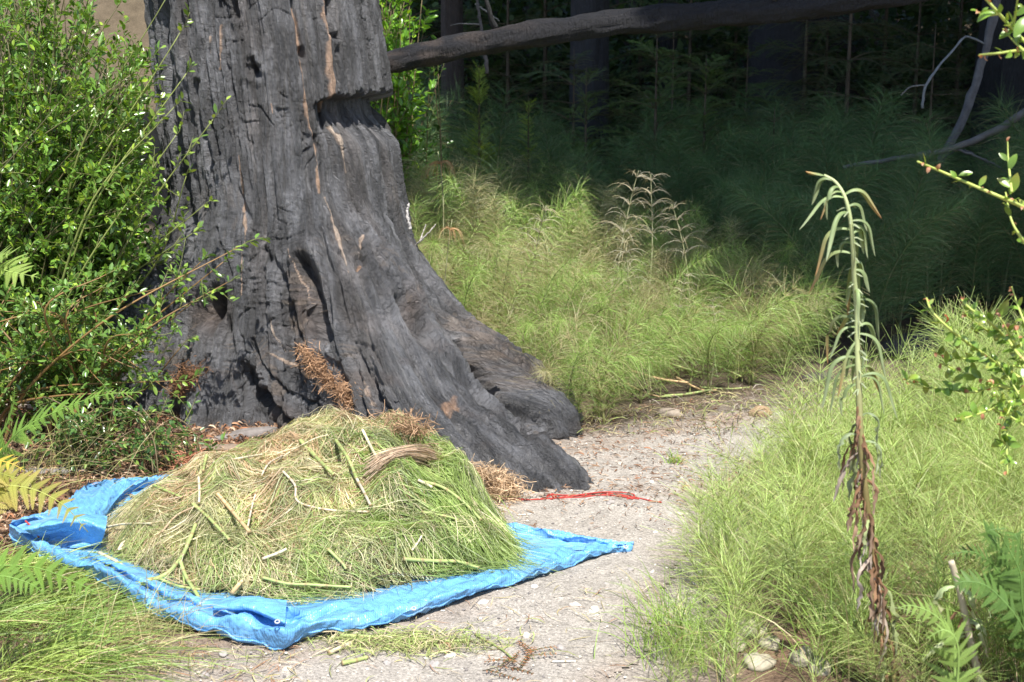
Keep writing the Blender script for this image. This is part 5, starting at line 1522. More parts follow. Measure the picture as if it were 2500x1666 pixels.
def shrub(name, label, base, targets, seed, leaf=0.026, tw_len=0.22, n_tw=15, per=12, lcol=(0.075, 0.165, 0.028), stem_r=0.009, pick=None, stem_col=(0.16, 0.12, 0.06), start=0.25, spread=0.9, group=None, dens=1.0):
    g = np.random.default_rng(seed)
    root = empty(name, tuple(base[0]))
    tag(root, label, 'shrub', group)
    stems, tw_P, tw_R = MB(), [], []
    LP, LD, LN, LS = [], [], [], []
    for tgt in targets:
        b = np.array(base[int(g.integers(0, len(base)))]) + g.normal(size=3) * (0.05, 0.05, 0)
        tgt = np.array(tgt)
        mid = b * 0.5 + tgt * 0.5 + g.normal(size=3) * 0.08 + np.array([0, 0, 0.12])
        line = spline([b, b * 0.75 + mid * 0.25 + (0, 0, 0.10), mid, tgt], 26)
        add_tubes(stems, line, np.linspace(stem_r, 0.0018, 26), np.array(stem_col) * (0.7 + 0.6 * g.random()), 5)
        T = nrm(np.gradient(line, axis=0))
        for q in range(n_tw):
            t = start + (1 - start) * (q + g.random()) / n_tw
            i = min(25, int(t * 25))
            dv = nrm(T[i] * 0.7 + g.normal(size=3) * spread * np.array([1, 1, 0.8]) + np.array([0, 0, 0.15]))
            L = tw_len * (0.5 + 0.8 * g.random()) * (1.15 - 0.5 * t)
            if q == n_tw - 1: i = 25; dv = T[25]
            tl = spline([line[i], line[i] + dv * L * 0.5, line[i] + dv * L + (0, 0, 0.02 * g.normal())], 6)
            tw_P.append(tl); tw_R.append(np.linspace(0.0022, 0.0009, 6))
            m = max(4, int(per * dens * (0.7 + 0.6 * g.random())))
            tt_ = np.linspace(0.08, 1.0, m)
            p = np.stack([np.interp(tt_, np.linspace(0, 1, 6), tl[:, a]) for a in range(3)], -1)
            tw = nrm(tl[-1] - tl[0])
            rd_ = g.normal(size=(m, 3)); rd_ -= (rd_ @ tw)[:, None] * tw; rd_ = nrm(rd_)
            LP.append(p + rd_ * 0.003); LD.append(nrm(tw * 0.75 + rd_ * 0.9)); LN.append(nrm(np.array([0, 0, 1.0]) + 0.55 * g.normal(size=(m, 3)))); LS.append(leaf * (0.6 + 0.7 * g.random(m)))
    add_tubes(stems, np.array(tw_P), np.array(tw_R), np.array([0.20, 0.22, 0.07]), 3)
    child('stems', stems.mesh(name + '_stems', M['stem']), root)
    LP, LD, LN, LS = np.concatenate(LP), np.concatenate(LD), np.concatenate(LN), np.concatenate(LS)
    lc = np.array(lcol) * (0.65 + 0.8 * g.random((len(LP), 1)))
    young = g.random((len(LP), 1)) < 0.12
    lc = np.where(young, lc * np.array([2.2, 1.7, 1.2]), lc)
    picked = np.zeros(len(LP), bool)
    if pick is not None:
        ppx, ppy = project(LP)
        picked = pick(ppx, ppy, LP)
        ids = np.flatnonzero(picked)
        if len(ids) > 280: ids = g.choice(ids, 280, replace=False)
        picked[:] = False; picked[ids] = True
        mes = []
        for q in range(4):
            mb = MB(); add_leaves(mb, np.zeros((1, 3)), np.array([[1., 0, 0]]), np.array([[0, 0, 1.]]), np.ones(1), np.array([lcol]) * (0.8 + 0.35 * q) * np.array([1 + 0.12 * q, 1, 1]), cheap=False)
            mes.append(mb.mesh('leaf', M['leaf_gloss']))
        inv = Matrix.Translation(-root.location)
        for i in ids:
            o = link('leaf', mes[i % 4], root)
            o.matrix_parent_inverse = inv
            o.matrix_basis = leaf_matrix(LP[i], LD[i], LN[i], LS[i] * 1.05)
    mb = MB(); r_ = ~picked
    add_leaves(mb, LP[r_], LD[r_], LN[r_], LS[r_], lc[r_])
    o = child('foliage', mb.mesh(name + '_foliage', M['leaf_gloss']), root); o['kind'] = 'stuff'
    return root
g = np.random.default_rng(17)
tg_ = []
# tall mass at the upper left
while len(tg_) < 270:
    px, py = g.uniform(-120, 360), g.uniform(-140, 640)
    if py < 150 and 250 < px < 350 and g.random() < 0.8: continue
    if px > 330 and py < 120: continue
    tg_.append(W(px, py, g.uniform(5.75, 7.2)))
while len(tg_) < 340:
    px, py = g.uniform(270, 355), g.uniform(150, 640)
    tg_.append(W(px, py, g.uniform(5.7, 6.6)))
base = [(-2.15, 6.1, 0.02), (-2.35, 6.3, 0.02), (-2.55, 6.0, 0.02), (-2.05, 6.4, 0.05), (-2.8, 6.5, 0.0), (-2.4, 6.8, 0.0)]
shrub('glossy_shrub', 'tall dense shrub of small glossy green leaves left of the burnt trunk', base, tg_, 71, 0.034, 0.19, 14, 14, start=0.45, stem_r=0.006, stem_col=(0.12, 0.11, 0.05),
      pick=lambda x, y, P: (x > 392) & (y > -10), lcol=(0.15, 0.29, 0.045))
sprig_t = [W(415, -20, 5.8), W(520, 292, 5.75), W(455, 180, 5.78), W(500, 500, 5.72), W(455, 430, 5.75), W(430, 330, 5.7), W(470, 570, 5.7), W(425, 262, 5.75), W(440, 80, 5.7)]
shrub('glossy_shrub', 'loose shoots of glossy leaves reaching across the left edge of the burnt trunk', [(-2.05, 5.9, 0.05), (-2.0, 6.0, 0.05)], sprig_t, 72, 0.033, 0.12, 12, 6, start=0.5, stem_col=(0.24, 0.28, 0.08),
      pick=lambda x, y, P: (x > 340), lcol=(0.13, 0.24, 0.04), spread=0.55)
low_t = [W(580, 605, 5.5), W(555, 690, 5.5), W(545, 640, 5.48), W(490, 640, 5.5), W(440, 850, 5.4), W(430, 930, 5.35), W(420, 960, 5.3), W(380, 860, 5.45), W(350, 800, 5.4), W(470, 740, 5.5), W(400, 700, 5.5), W(330, 900, 5.3), W(300, 960, 5.3)]
low_t += [W(g.uniform(-60, 330), g.uniform(620, 1000), g.uniform(5.2, 5.9)) for _ in range(42)]
shrub('glossy_shrub', 'low open shrub with arching glossy sprays in front of the trunk\'s left roots', [(-1.78, 5.55, 0.03), (-1.86, 5.6, 0.03), (-1.7, 5.62, 0.02), (-2.1, 5.5, 0.0)], low_t, 73, 0.031, 0.15, 12, 10, start=0.3,
      stem_col=(0.22, 0.13, 0.05), pick=lambda x, y, P: (x > 300), lcol=(0.12, 0.23, 0.045))
gc_t = [W(g.uniform(100, 400), g.uniform(1000, 1140), g.uniform(4.95, 5.3)) for _ in range(26)]
for t_ in gc_t: t_[2] = abs(t_[2]) * 0.3 + 0.03 + 0.08 * g.random()
shrub('ground_cover', 'low patch of small leaves on the litter behind the tarp', [(-1.55, 5.1, 0.0), (-1.3, 5.05, 0.0), (-1.7, 5.2, 0.0), (-1.15, 5.2, 0)], gc_t, 74, 0.03, 0.10, 7, 7, start=0.1, stem_r=0.003, lcol=(0.10, 0.20, 0.05))
bt = [W(g.uniform(925, 1045), g.uniform(-60, 130), g.uniform(8.2, 8.9)) for _ in range(26)]
shrub('glossy_shrub', 'sunlit bright green shrub behind the trunk above the log', [(-0.75, 8.6, 0.0), (-0.85, 8.5, 0)], bt, 75, 0.055, 0.22, 12, 10, start=0.5, lcol=(0.15, 0.33, 0.03))
bt = [W(g.uniform(950, 1080), g.uniform(170, 260), g.uniform(8.2, 8.9)) for _ in range(10)]
shrub('glossy_shrub', 'dim leafy shrub under the left end of the log', [(-0.65, 8.6, 0.0)], bt, 76, 0.04, 0.2, 8, 7, start=0.5, lcol=(0.07, 0.16, 0.03))

# ------------------------------------------------------------------ the sparse leafy bush at the right edge, close to the camera
LGRN = (0.20, 0.34, 0.05)
rb = empty('leafy_bush', (1.75, 3.2, 0.0))
tag(rb, 'sparse bright green bush with reddish buds reaching in from the right edge', 'shrub')
RB = [  # px polyline (from tip to the root end), depth, radius
    ([(2240, 395), (2300, 420), (2380, 455), (2450, 485), (2520, 520), (2700, 640)], 3.1, .0042),
    ([(2460, 345), (2462, 395), (2470, 470)], 3.1, .0022), ([(2455, 470), (2470, 540), (2500, 590), (2540, 640)], 3.1, .003),
    ([(2390, 135), (2440, 130), (2500, 122), (2600, 110)], 2.9, .0035), ([(2400, -10), (2440, 35), (2475, 75), (2500, 100), (2600, 190)], 2.9, .004),
    ([(2485, -5), (2478, 40), (2472, 68)], 2.9, .0025), ([(2385, 30), (2405, 38), (2435, 35)], 2.9, .0018), ([(2448, 70), (2470, 95), (2500, 125)], 2.9, .002),
    ([(2262, 728), (2275, 760), (2320, 805), (2380, 850), (2440, 890), (2540, 950), (2700, 1000)], 3.25, .004),
    ([(2345, 730), (2370, 755), (2420, 790), (2460, 830), (2500, 880), (2600, 960)], 3.2, .0038), ([(2430, 760), (2450, 790), (2480, 850), (2500, 900)], 3.2, .0025),
    ([(2350, 765), (2400, 800), (2440, 830)], 3.22, .002), ([(2275, 855), (2310, 872), (2380, 880), (2440, 900), (2540, 930)], 3.3, .003),
    ([(2290, 885), (2340, 905), (2400, 925), (2480, 950), (2600, 980)], 3.3, .003), ([(2205, 925), (2240, 940), (2300, 950), (2370, 958), (2500, 975)], 3.35, .003),
    ([(2500, 930), (2460, 1010), (2440, 1060), (2460, 1090)], 3.2, .002), ([(2330, 1030), (2360, 1020), (2420, 1000), (2510, 960)], 3.2, .0022),
    ([(2460, 1160), (2458, 1100), (2462, 1040), (2500, 960)], 3.2, .0025), ([(2420, 930), (2450, 1000), (2500, 1040)], 3.15, .002),
    ([(2400, 860), (2450, 905), (2500, 985)], 3.18, .002), ([(2470, 700), (2490, 760), (2520, 830)], 3.15, .0025), ([(2480, 800), (2500, 860), (2530, 900)], 3.1, .002),
]
leaf_meshes = []
for q in range(5):
    mb = MB(); V_, F_, C_ = leaf_blade(1.0, 0.46, 6, [0.3, 0.7, 1.4, 0.1, 2.2][q], 0.25, np.array(LGRN) * (0.75 + 0.12 * q), tipc=np.array(LGRN) * [1, 1, 1] if q < 3 else (0.30, 0.30, 0.06))
    mb.add(V_, F_, C_); leaf_meshes.append(mb.mesh('bush_leaf', M['leaf_gloss']))
mbb = MB(); V_, F_, C_ = leaf_blade(1.0, 0.5, 4, 1.6, 0.5, (0.45, 0.16, 0.07), tipc=(0.5, 0.32, 0.2)); mbb.add(V_, F_, C_); bud_mesh = mbb.mesh('bush_bud', M['leaf_soft'])
g = np.random.default_rng(81)
inv = Matrix.Translation(-rb.location)
for q, (pts, Y, r0) in enumerate(RB):
    p3 = np.array([W(x, y, Y + 0.04 * math.sin(i * 1.7 + q)) for i, (x, y) in enumerate(pts)])
    if q in (0, 3, 4, 8, 9, 12, 13, 14): p3 = np.vstack([p3, [1.55, 3.25, max(0.35, p3[-1][2] - 0.35)], [1.75, 3.2, 0.02]])
    line = spline(p3, 44)
    mb = MB(); add_tubes(mb, line, np.linspace(r0 * 0.6, r0 * 1.5, 44), np.array([0.42, 0.50, 0.12]), 6)
    child('branch', mb.mesh('bush_branch', M['stem']), rb)
    L = np.linalg.norm(np.diff(line, axis=0), axis=1); cl = np.concatenate([[0], np.cumsum(L)])
    ppx, _ = project(line); vis = ppx < 2760
    Lv = cl[vis].max() if vis.any() else 0
    dens_ = 0.022 if q < 8 else 0.0125
    for s in np.arange(0.004, Lv, dens_):
        s += 0.006 * g.normal()
        if s < 0: continue
        i = int(np.searchsorted(cl, s)); i = min(max(i, 0), 43)
        T = nrm(line[max(i - 1, 0)] - line[min(i + 1, 43)])       # towards the tip
        rd_ = g.normal(size=3); rd_ -= (rd_ @ T) * T; rd_ = nrm(rd_ + np.array([0, -0.3, 0.35]))
        isb = s < 0.02 or g.random() < (0.28 if q < 8 else 0.10)
        sz = (0.012 + 0.008 * g.random()) if isb else (0.020 + 0.022 * g.random()) * (1.0 if s > 0.05 else 0.75)
        o = link('bud' if isb else 'leaf', bud_mesh if isb else leaf_meshes[int(g.integers(0, 5))], rb)
        o.matrix_parent_inverse = inv
        o.matrix_basis = leaf_matrix(line[i], nrm(T * 0.7 + rd_), nrm(np.array([0, -0.5, 0.8]) + 0.6 * g.normal(size=3)), sz)
def set_leaf(px, py, Y, dx, dz, L, me, ny=-0.6):
    o = link('leaf', me, rb); o.matrix_parent_inverse = inv
    o.matrix_basis = leaf_matrix(W(px, py, Y), np.array([dx, -0.15, dz]), np.array([0.1, ny, 0.7]), L)
set_leaf(2465, 475, 3.08, 0.25, 1.0, 0.050, leaf_meshes[3]); set_leaf(2390, 455, 3.1, 0.5, 0.9, 0.028, leaf_meshes[3]); set_leaf(2340, 430, 3.1, 0.8, 0.3, 0.032, leaf_meshes[0])
set_leaf(2475, 90, 2.88, 0.5, 0.9, 0.055, leaf_meshes[1]); set_leaf(2428, 33, 2.88, -1, 0.1, 0.04, leaf_meshes[2])
set_leaf(2440, 775, 3.18, 0.35, 1.0, 0.045, leaf_meshes[3]); set_leaf(2310, 890, 3.3, -0.1, 1.0, 0.036, leaf_meshes[3]); set_leaf(2250, 935, 3.34, -0.5, 0.9, 0.048, leaf_meshes[4]); set_leaf(2215, 930, 3.34, -0.4, 0.9, 0.034, leaf_meshes[0])
set_leaf(2370, 760, 3.2, 0.4, 0.8, 0.026, leaf_meshes[0]); set_leaf(2330, 955, 3.3, -0.5, 0.7, 0.04, leaf_meshes[1]); set_leaf(2320, 955, 3.3, 0.6, 0.6, 0.036, leaf_meshes[1])
mb = MB(); V_, F_, C_ = leaf_blade(0.024, 0.012, 5, 2.2, 0.5, (0.62, 0.08, 0.05)); mb.add(V_, F_, C_)
o = link('leaf', mb.mesh('red_leaf', M['leaf_soft']), rb); o.matrix_parent_inverse = inv; o.matrix_basis = Matrix.Translation(Vector(W(2305, 770, 3.24))) @ Matrix.Rotation(0.3, 4, 'X'); o['label'] = 'curled red leaf'

# ================================================================== the tall wilting weed
wb = G(2195, 1720); 
weed = empty('tall_weed', (wb[0], wb[1], 0.0))
tag(weed, 'tall wilting weed with drooping green leaves above and withered brown leaves below', 'weed')
Yw = float(wb[1])
WL = [(2190, 1730), (2172, 1600), (2150, 1480), (2128, 1330), (2110, 1180), (2100, 1050), (2097, 950), (2093, 850), (2092, 760), (2086, 680), (2082, 600), (2075, 530), (2062, 480), (2040, 445), (2012, 428)]
line = spline([W(x, y, Yw + 0.02 * math.sin(i)) for i, (x, y) in enumerate(WL)], 90)
line[0, 2] = 0.0
cst = np.array([0.40, 0.46, 0.22]) * np.ones((90, 1)); tl = np.linspace(0, 1, 90)[:, None]
cst = cst * smooth(0.25, 0.6, tl) + np.array([0.22, 0.18, 0.07]) * (1 - smooth(0.25, 0.6, tl))
mb = MB(); add_tubes(mb, line, np.linspace(0.0105, 0.003, 90), cst[None], 8)
child('stem', mb.mesh('weed_stem', M['stem']), weed)
g = np.random.default_rng(91)
inv = Matrix.Translation(-weed.location)
def droop_leaf(b, az, L, Wd, rise, fall, col, tipc, mat, twist=0.6, crumple=0.0, narrow=1.0, name='leaf'):
    """leaf that rises from the stem, arches over and hangs; edges rolled under"""
    k = 16
    t = np.linspace(0, 1, k)
    pitch = rise - (rise + fall) * smooth(0.0, 0.62, t)
    step = L / (k - 1)
    hd = np.array([math.cos(az), math.sin(az), 0])
    pts = [np.array(b)]
    for i in range(1, k):
        jit = crumple * g.normal(size=3)
        dv = hd * math.cos(pitch[i]) + np.array([0, 0, math.sin(pitch[i])]) + jit
        pts.append(pts[-1] + nrm(dv) * step)
    p = np.array(pts); T = nrm(np.gradient(p, axis=0))
    sd0 = np.cross(hd, (0, 0, 1.0)); tw = twist * t * g.normal() + (crumple * 4 * np.cumsum(g.normal(size=k)) * 0.3 if crumple else 0)
    up0 = nrm(np.cross(sd0, T)); S = sd0 * np.cos(tw)[:, None] + up0 * np.sin(tw)[:, None]; U = np.cross(S, T)
    U = np.where((U[:, 2:3] < 0) & (np.abs(tw)[:, None] < 0.5), -U, U)
    w = Wd * 0.5 * np.sin(np.pi * np.clip(0.06 + 0.94 * t, 0, 1)) ** 0.6; w[-1] = 0.0005
    roll = 0.75 + 0.25 * g.random()
    rows_ = []
    for a, dn in ((-1.0, -roll), (-0.55, -0.12), (0, 0.0), (0.55, -0.12), (1.0, -roll)):
        jt = 1 + (0.35 * g.normal(size=k) if crumple else 0)
        rows_.append(p + S * (w * a * 0.72 * jt)[:, None] + U * (w * dn * jt)[:, None])
    V_ = np.stack(rows_, 1).reshape(-1, 3)
    i = (np.arange(k - 1) * 5)[:, None]; j = np.arange(4)[None, :]
    Fq = np.stack([i + j, i + j + 1, i + j + 6, i + j + 5], -1).reshape(-1, 4)
    c_ = np.array(col) * (1 - t[:, None] ** 2) + np.array(tipc) * t[:, None] ** 2
    mb = MB(); mb.add(V_, Fq, np.repeat(c_, 5, 0) * (0.85 + 0.3 * g.random()))
    child(name, mb.mesh('weed_leaf', mat), weed)
def stem_at(py):
    _, yy = project(line); i = int(np.argmin(np.abs(yy - py))); return line[i]
WG = (0.22, 0.30, 0.12); WGP = (0.38, 0.44, 0.27)
# leaves traced in turn from the top: (py on stem, side -1 left +1 right, length m, rise deg, fall deg)
LFS = [(428, -1, .035, 15, -5), (440, -1, .10, 20, 80), (455, -1, .105, 30, 85), (468, -1, .10, 25, 82), (475, 1, .125, 55, 65), (480, -1, .11, 10, 62), (500, 1, .09, 30, 88),
       (520, -1, .14, 20, 75), (535, 1, .12, 25, 82), (545, 1, .085, 20, 85), (560, -1, .15, 25, 80), (575, 1, .075, 25, 65), (590, -1, .09, 35, 88), (600, 1, .10, 30, 88), (620, -1, .16, 30, 75),
       (640, 1, .10, 30, 60), (645, 1, .13, 20, 70), (650, 1, .15, -10, 80), (660, 1, .07, 0, 88), (700, -1, .09, 20, 85), (710, -1, .12, 25, 80), (720, 1, .10, 30, 70), (730, 1, .11, 25, 85), (735, 1, .13, 10, 88),
       (770, -1, .10, 15, 60), (780, -1, .14, 20, 78), (800, -1, .12, 10, 88), (805, 1, .10, 40, 80), (815, 1, .13, 20, 88), (810, 1, .10, -40, 88), (830, -1, .12, -30, 85), (870, 1, .10, 10, 85), (880, -1, .14, 20, 82),
       (890, -1, .12, -10, 85), (905, 1, .12, 35, 75), (915, 1, .14, 30, 80), (920, 1, .12, 20, 85), (930, -1, .10, 10, 88), (700, 1, .08, -50, 88), (850, -1, .10, -40, 88)]
for py, sgn, L, ri, fa in LFS:
    az = (math.pi if sgn < 0 else 0) + g.normal() * 0.7 - 0.25 * sgn * -1
    brown = 0.0
    tipc = np.array(WGP) if g.random() < 0.75 else np.array([0.45, 0.25, 0.12])
    droop_leaf(stem_at(py), az, L * g.uniform(0.9, 1.3), 0.012 + 0.006 * g.random(), R(ri + 12 * g.normal()), R(fa + 9 * g.normal()), np.array(WG) * (0.85 + 0.35 * g.random()), tipc, M['leaf_soft'], 0.5)
for py in range(500, 960, 40):       # small axillary tufts
    for q in range(3):
        droop_leaf(stem_at(py + 8 * q), g.uniform(0, 6.28), 0.022 + 0.015 * g.random(), 0.006, R(40), R(30), np.array(WGP) * 0.9, WGP, M['leaf_soft'], 0.3)
BR1, BR2 = (0.21, 0.115, 0.06), (0.36, 0.27, 0.20)
for q in range(78):
    py = 985 + q * 9.1
    c_ = np.array(BR1) * (0.6 + 0.8 * g.random()); t_ = np.array(BR2) * (0.6 + 0.7 * g.random())
    if q % 5 == 2: c_ = np.array([0.30, 0.24, 0.19]); t_ = np.array([0.42, 0.37, 0.33])
    if q % 9 == 4: c_ = np.array([0.25, 0.30, 0.13]); t_ = np.array([0.3, 0.32, 0.18])
    droop_leaf(stem_at(py), g.uniform(0, 6.28), 0.07 + 0.11 * g.random(), 0.008 + 0.011 * g.random(), R(g.uniform(-82, -5)), R(g.uniform(80, 104)), c_, t_, M['dry'], 2.2, 0.22, name='withered_leaf')
for q, (py, sgn) in enumerate([(1075, 1), (1070, -1), (1085, 1), (1065, -1), (1010, 1)]):
    droop_leaf(stem_at(py), (math.pi if sgn < 0 else 0) + 0.3 * g.normal(), 0.13, 0.010, R(35), R(92), (0.28, 0.36, 0.18), (0.42, 0.46, 0.32), M['leaf_soft'], 0.8, 0.08)
# a second, broken wilting weed lower right
w2 = G(2400, 1690); 
weed2 = empty('broken_weed', (w2[0], w2[1], 0.0)); tag(weed2, 'broken weed stub with pale curled leaves at lower right', 'weed')
weed_keep = weed; weed = weed2
ln2 = spline([W(2400, 1690, w2[1]), W(2368, 1560, w2[1]), W(2345, 1450, w2[1]), W(2322, 1370, w2[1])], 30); ln2[0, 2] = 0
mb = MB(); add_tubes(mb, ln2, np.linspace(0.011, 0.008, 30), (0.50, 0.44, 0.32), 8); child('stem', mb.mesh('weed_stem', M['stem']), weed2)
def at2(py):
    _, yy = project(ln2); return ln2[int(np.argmin(np.abs(yy - py)))]
for py, az, L, W_, ri, fa, c1, c2 in [(1435, math.pi, .14, .022, 25, 95, (.40, .52, .25), (.62, .55, .35)), (1435, math.pi - .4, .12, .018, 15, 70, (.38, .5, .24), (.6, .5, .3)), (1432, -0.3, .11, .026, 5, 85, (.42, .52, .28), (.65, .6, .38)),
                                      (1525, 0.0, .12, .022, 45, 88, (.42, .5, .28), (.62, .6, .4)), (1525, -.5, .13, .026, 30, 82, (.42, .5, .28), (.68, .6, .42)), (1560, math.pi, .15, .018, 25, 50, (.42, .5, .28), (.5, .55, .32)), (1545, math.pi + .4, .12, .014, 20, 30, (.4, .5, .26), (.5, .5, .3)),
                                      (1480, math.pi, .12, .012, -30, 85, BR1, BR2), (1470, 0, .13, .012, -20, 95, BR1, BR2), (1500, math.pi + .5, .15, .014, -50, 90, BR1, BR2), (1590, 0, .12, .016, -40, 88, BR1, BR2), (1520, 1.0, .1, .012, -30, 88, BR1, BR2)]:
    droop_leaf(at2(py), az, L, W_, R(ri), R(fa), c1, c2, M['dry'] if c1 is BR1 else M['leaf_soft'], 0.6, 0.15 if c1 is BR1 else 0.03, name='withered_leaf' if c1 is BR1 else 'leaf')
weed = weed_keep
# ================================================================== ferns
def pinna_mesh(n, L, col, mat, tipc=None):
    """one fern pinna along +x with toothed leaflets both sides"""
    mb = MB()
    t = (np.arange(n) + 0.4) / n
    P_ = []
    ll = L * 0.17 * (1 - t) ** 0.7 + L * 0.015
    for sg in (-1, 1):
        b = np.stack([t * L, 0 * t, -0.10 * L * t ** 2], -1)
        dv = nrm(np.array([0.55, sg, 0.05])) * np.ones((n, 1))
        P_.append(np.stack([b, b + dv * ll[:, None] * 0.5, b + dv * ll[:, None] + (0, 0, -0.01 * L)], 1))
    P_ = np.concatenate(P_); w = L / n * 0.95
    Wd = np.tile([w, w * 0.9, w * 0.15], (len(P_), 1))
    c0 = np.array(col); c1 = np.array(tipc if tipc is not None else col)
    tt_ = np.concatenate([t, t])[:, None]
    add_ribbons(mb, P_, Wd, c0 * (1 - tt_) + c1 * tt_, side=np.array([[[0, 0, 1.0]]]) * np.ones((len(P_), 1, 1)))
    ax_ = np.stack([np.linspace(0, L, 8), np.zeros(8), -0.10 * L * np.linspace(0, 1, 8) ** 2], -1)
    add_tubes(mb, ax_, np.linspace(L * .008, L * .002, 8), c0 * 0.8, 4)
    return mb.mesh('pinna', mat)
def fern(label, base, fronds, col, tipc=None, n=16, group=None, pl=0.36):
    """fronds: lists of 3D points from base to tip"""
    root = empty('fern', tuple(base)); tag(root, label, 'fern', group)
    inv = Matrix.Translation(-root.location)
    pm = pinna_mesh(20, 1.0, col, M['fern'], tipc)
    for fr in fronds:
        k = 40
        line = spline(fr, k)
        L = np.linalg.norm(np.diff(line, axis=0), axis=1).sum()
        mb = MB(); add_tubes(mb, line, np.linspace(0.004, 0.001, k), np.array(col) * 0.9, 5)
        fo = child('frond', mb.mesh('fern_rachis', M['stem']), root)
        T = nrm(np.gradient(line, axis=0))
        for q in range(n):
            t = 0.12 + 0.87 * (q + 0.5) / n
            i = int(t * (k - 1))
            up_ = nrm(np.array([0.1, -0.45, 1.0])); S = nrm(np.cross(T[i], up_))
            for sg in (-1, 1):
                o = link('pinna', pm, fo)
                s = L * pl * (1.02 - t) ** 0.75 * (0.9 + 0.2 * random.random()) * min(1, 0.55 + 2.5 * t)
                dv = nrm(T[i] * 0.45 + sg * S + 0.06 * np.array([random.gauss(0, 1), random.gauss(0, 1), random.gauss(0, 1)]))
                o.matrix_basis = leaf_matrix(line[i], dv, np.cross(S, T[i]) + 0.1 * np.array([random.gauss(0, 1)] * 3), s)
    return root
FG = (0.19, 0.33, 0.055); FY = (0.34, 0.36, 0.075)
b0 = np.array([-1.95, 4.75, 0.0])
fern('bright fern with a long frond pointing right, below the low shrub', b0, [[b0, W(-40, 1180, 4.7), W(40, 1060, 4.7), W(150, 1000, 4.68), W(250, 965, 4.66), W(345, 958, 4.66)],
     [b0, W(-60, 1150, 4.7), W(0, 1070, 4.65), W(30, 1000, 4.62), W(36, 945, 4.6)], [b0, W(-40, 1170, 4.6), W(20, 1080, 4.5), W(70, 1040, 4.45), W(90, 1050, 4.4)]], FG, n=24, pl=0.16)
b0 = np.array([-2.15, 4.9, 0.0])
fern('pale yellow green fern tip at the left edge beside the tall shrub', b0, [[b0, W(-160, 900, 4.9), W(-90, 720, 4.85), W(-20, 660, 4.8), W(30, 665, 4.78), W(95, 678, 4.78)], [b0, W(-150, 860, 4.9), W(-80, 700, 4.85), W(-20, 640, 4.8), W(25, 615, 4.78)]], (0.30, 0.42, 0.10), n=14, pl=0.24)
b0 = np.array([-1.5, 3.55, 0.0])
fern('yellowing fern hanging over the left corner of the tarp', b0, [[b0, W(-120, 1320, 3.6), W(-40, 1200, 3.7), W(60, 1190, 3.72), W(150, 1230, 3.72), W(215, 1300, 3.72)], [b0, W(-130, 1300, 3.6), W(-50, 1160, 3.7), W(30, 1165, 3.75), W(110, 1190, 3.78)]], FY, tipc=(0.42, 0.34, 0.10), n=17, pl=0.21)
b0 = np.array([-1.75, 4.15, 0.0])
fern('small fern with an orange yellow dying tip at the left edge', b0, [[b0, W(-100, 1200, 4.2), W(-30, 1130, 4.25), W(20, 1130, 4.25), W(62, 1150, 4.25)]], (0.62, 0.48, 0.07), n=9, pl=0.22)
b0 = np.array([-1.3, 3.2, 0.0])
fern('green fern low over the grass at the left edge below the tarp', b0, [[b0, W(-140, 1460, 3.3), W(-40, 1390, 3.35), W(80, 1385, 3.4), W(180, 1420, 3.42), W(240, 1450, 3.42)], [b0, W(-120, 1470, 3.3), W(-20, 1410, 3.3), W(60, 1420, 3.3), W(110, 1450, 3.3)]], (0.17, 0.30, 0.05), n=18, pl=0.19)
b0 = np.array([1.32, 3.2, 0.0])
fern('dark green fern clump behind the broken weed at the right edge', b0, [[b0, W(2490, 1500, 3.25), W(2440, 1400, 3.3), W(2380, 1350, 3.3), W(2310, 1355, 3.3)], [b0, W(2480, 1450, 3.2), W(2440, 1340, 3.2), W(2410, 1300, 3.2), W(2460, 1290, 3.2)],
     [b0, W(2500, 1500, 3.15), W(2490, 1400, 3.15), W(2450, 1320, 3.15), W(2440, 1300, 3.1)], [b0, W(2520, 1480, 3.3), W(2500, 1370, 3.3), W(2480, 1310, 3.3), W(2470, 1300, 3.35)], [b0, W(2500, 1540, 3.1), W(2420, 1440, 3.1), W(2360, 1420, 3.1), W(2330, 1430, 3.1)], [b0, W(2560, 1480, 3.2), W(2540, 1380, 3.2), W(2520, 1310, 3.2)]], (0.12, 0.22, 0.05), n=18, pl=0.20)
b0 = np.array([1.02, 3.0, 0.0])
fern('light green fern frond beside the foot of the tall weed', b0, [[b0, W(2330, 1580, 3.05), W(2290, 1510, 3.05), W(2230, 1480, 3.05), W(2190, 1485, 3.05)], [b0, W(2340, 1600, 3.0), W(2310, 1540, 3.0), W(2260, 1560, 3.0)]], (0.24, 0.36, 0.09), n=12, pl=0.22)

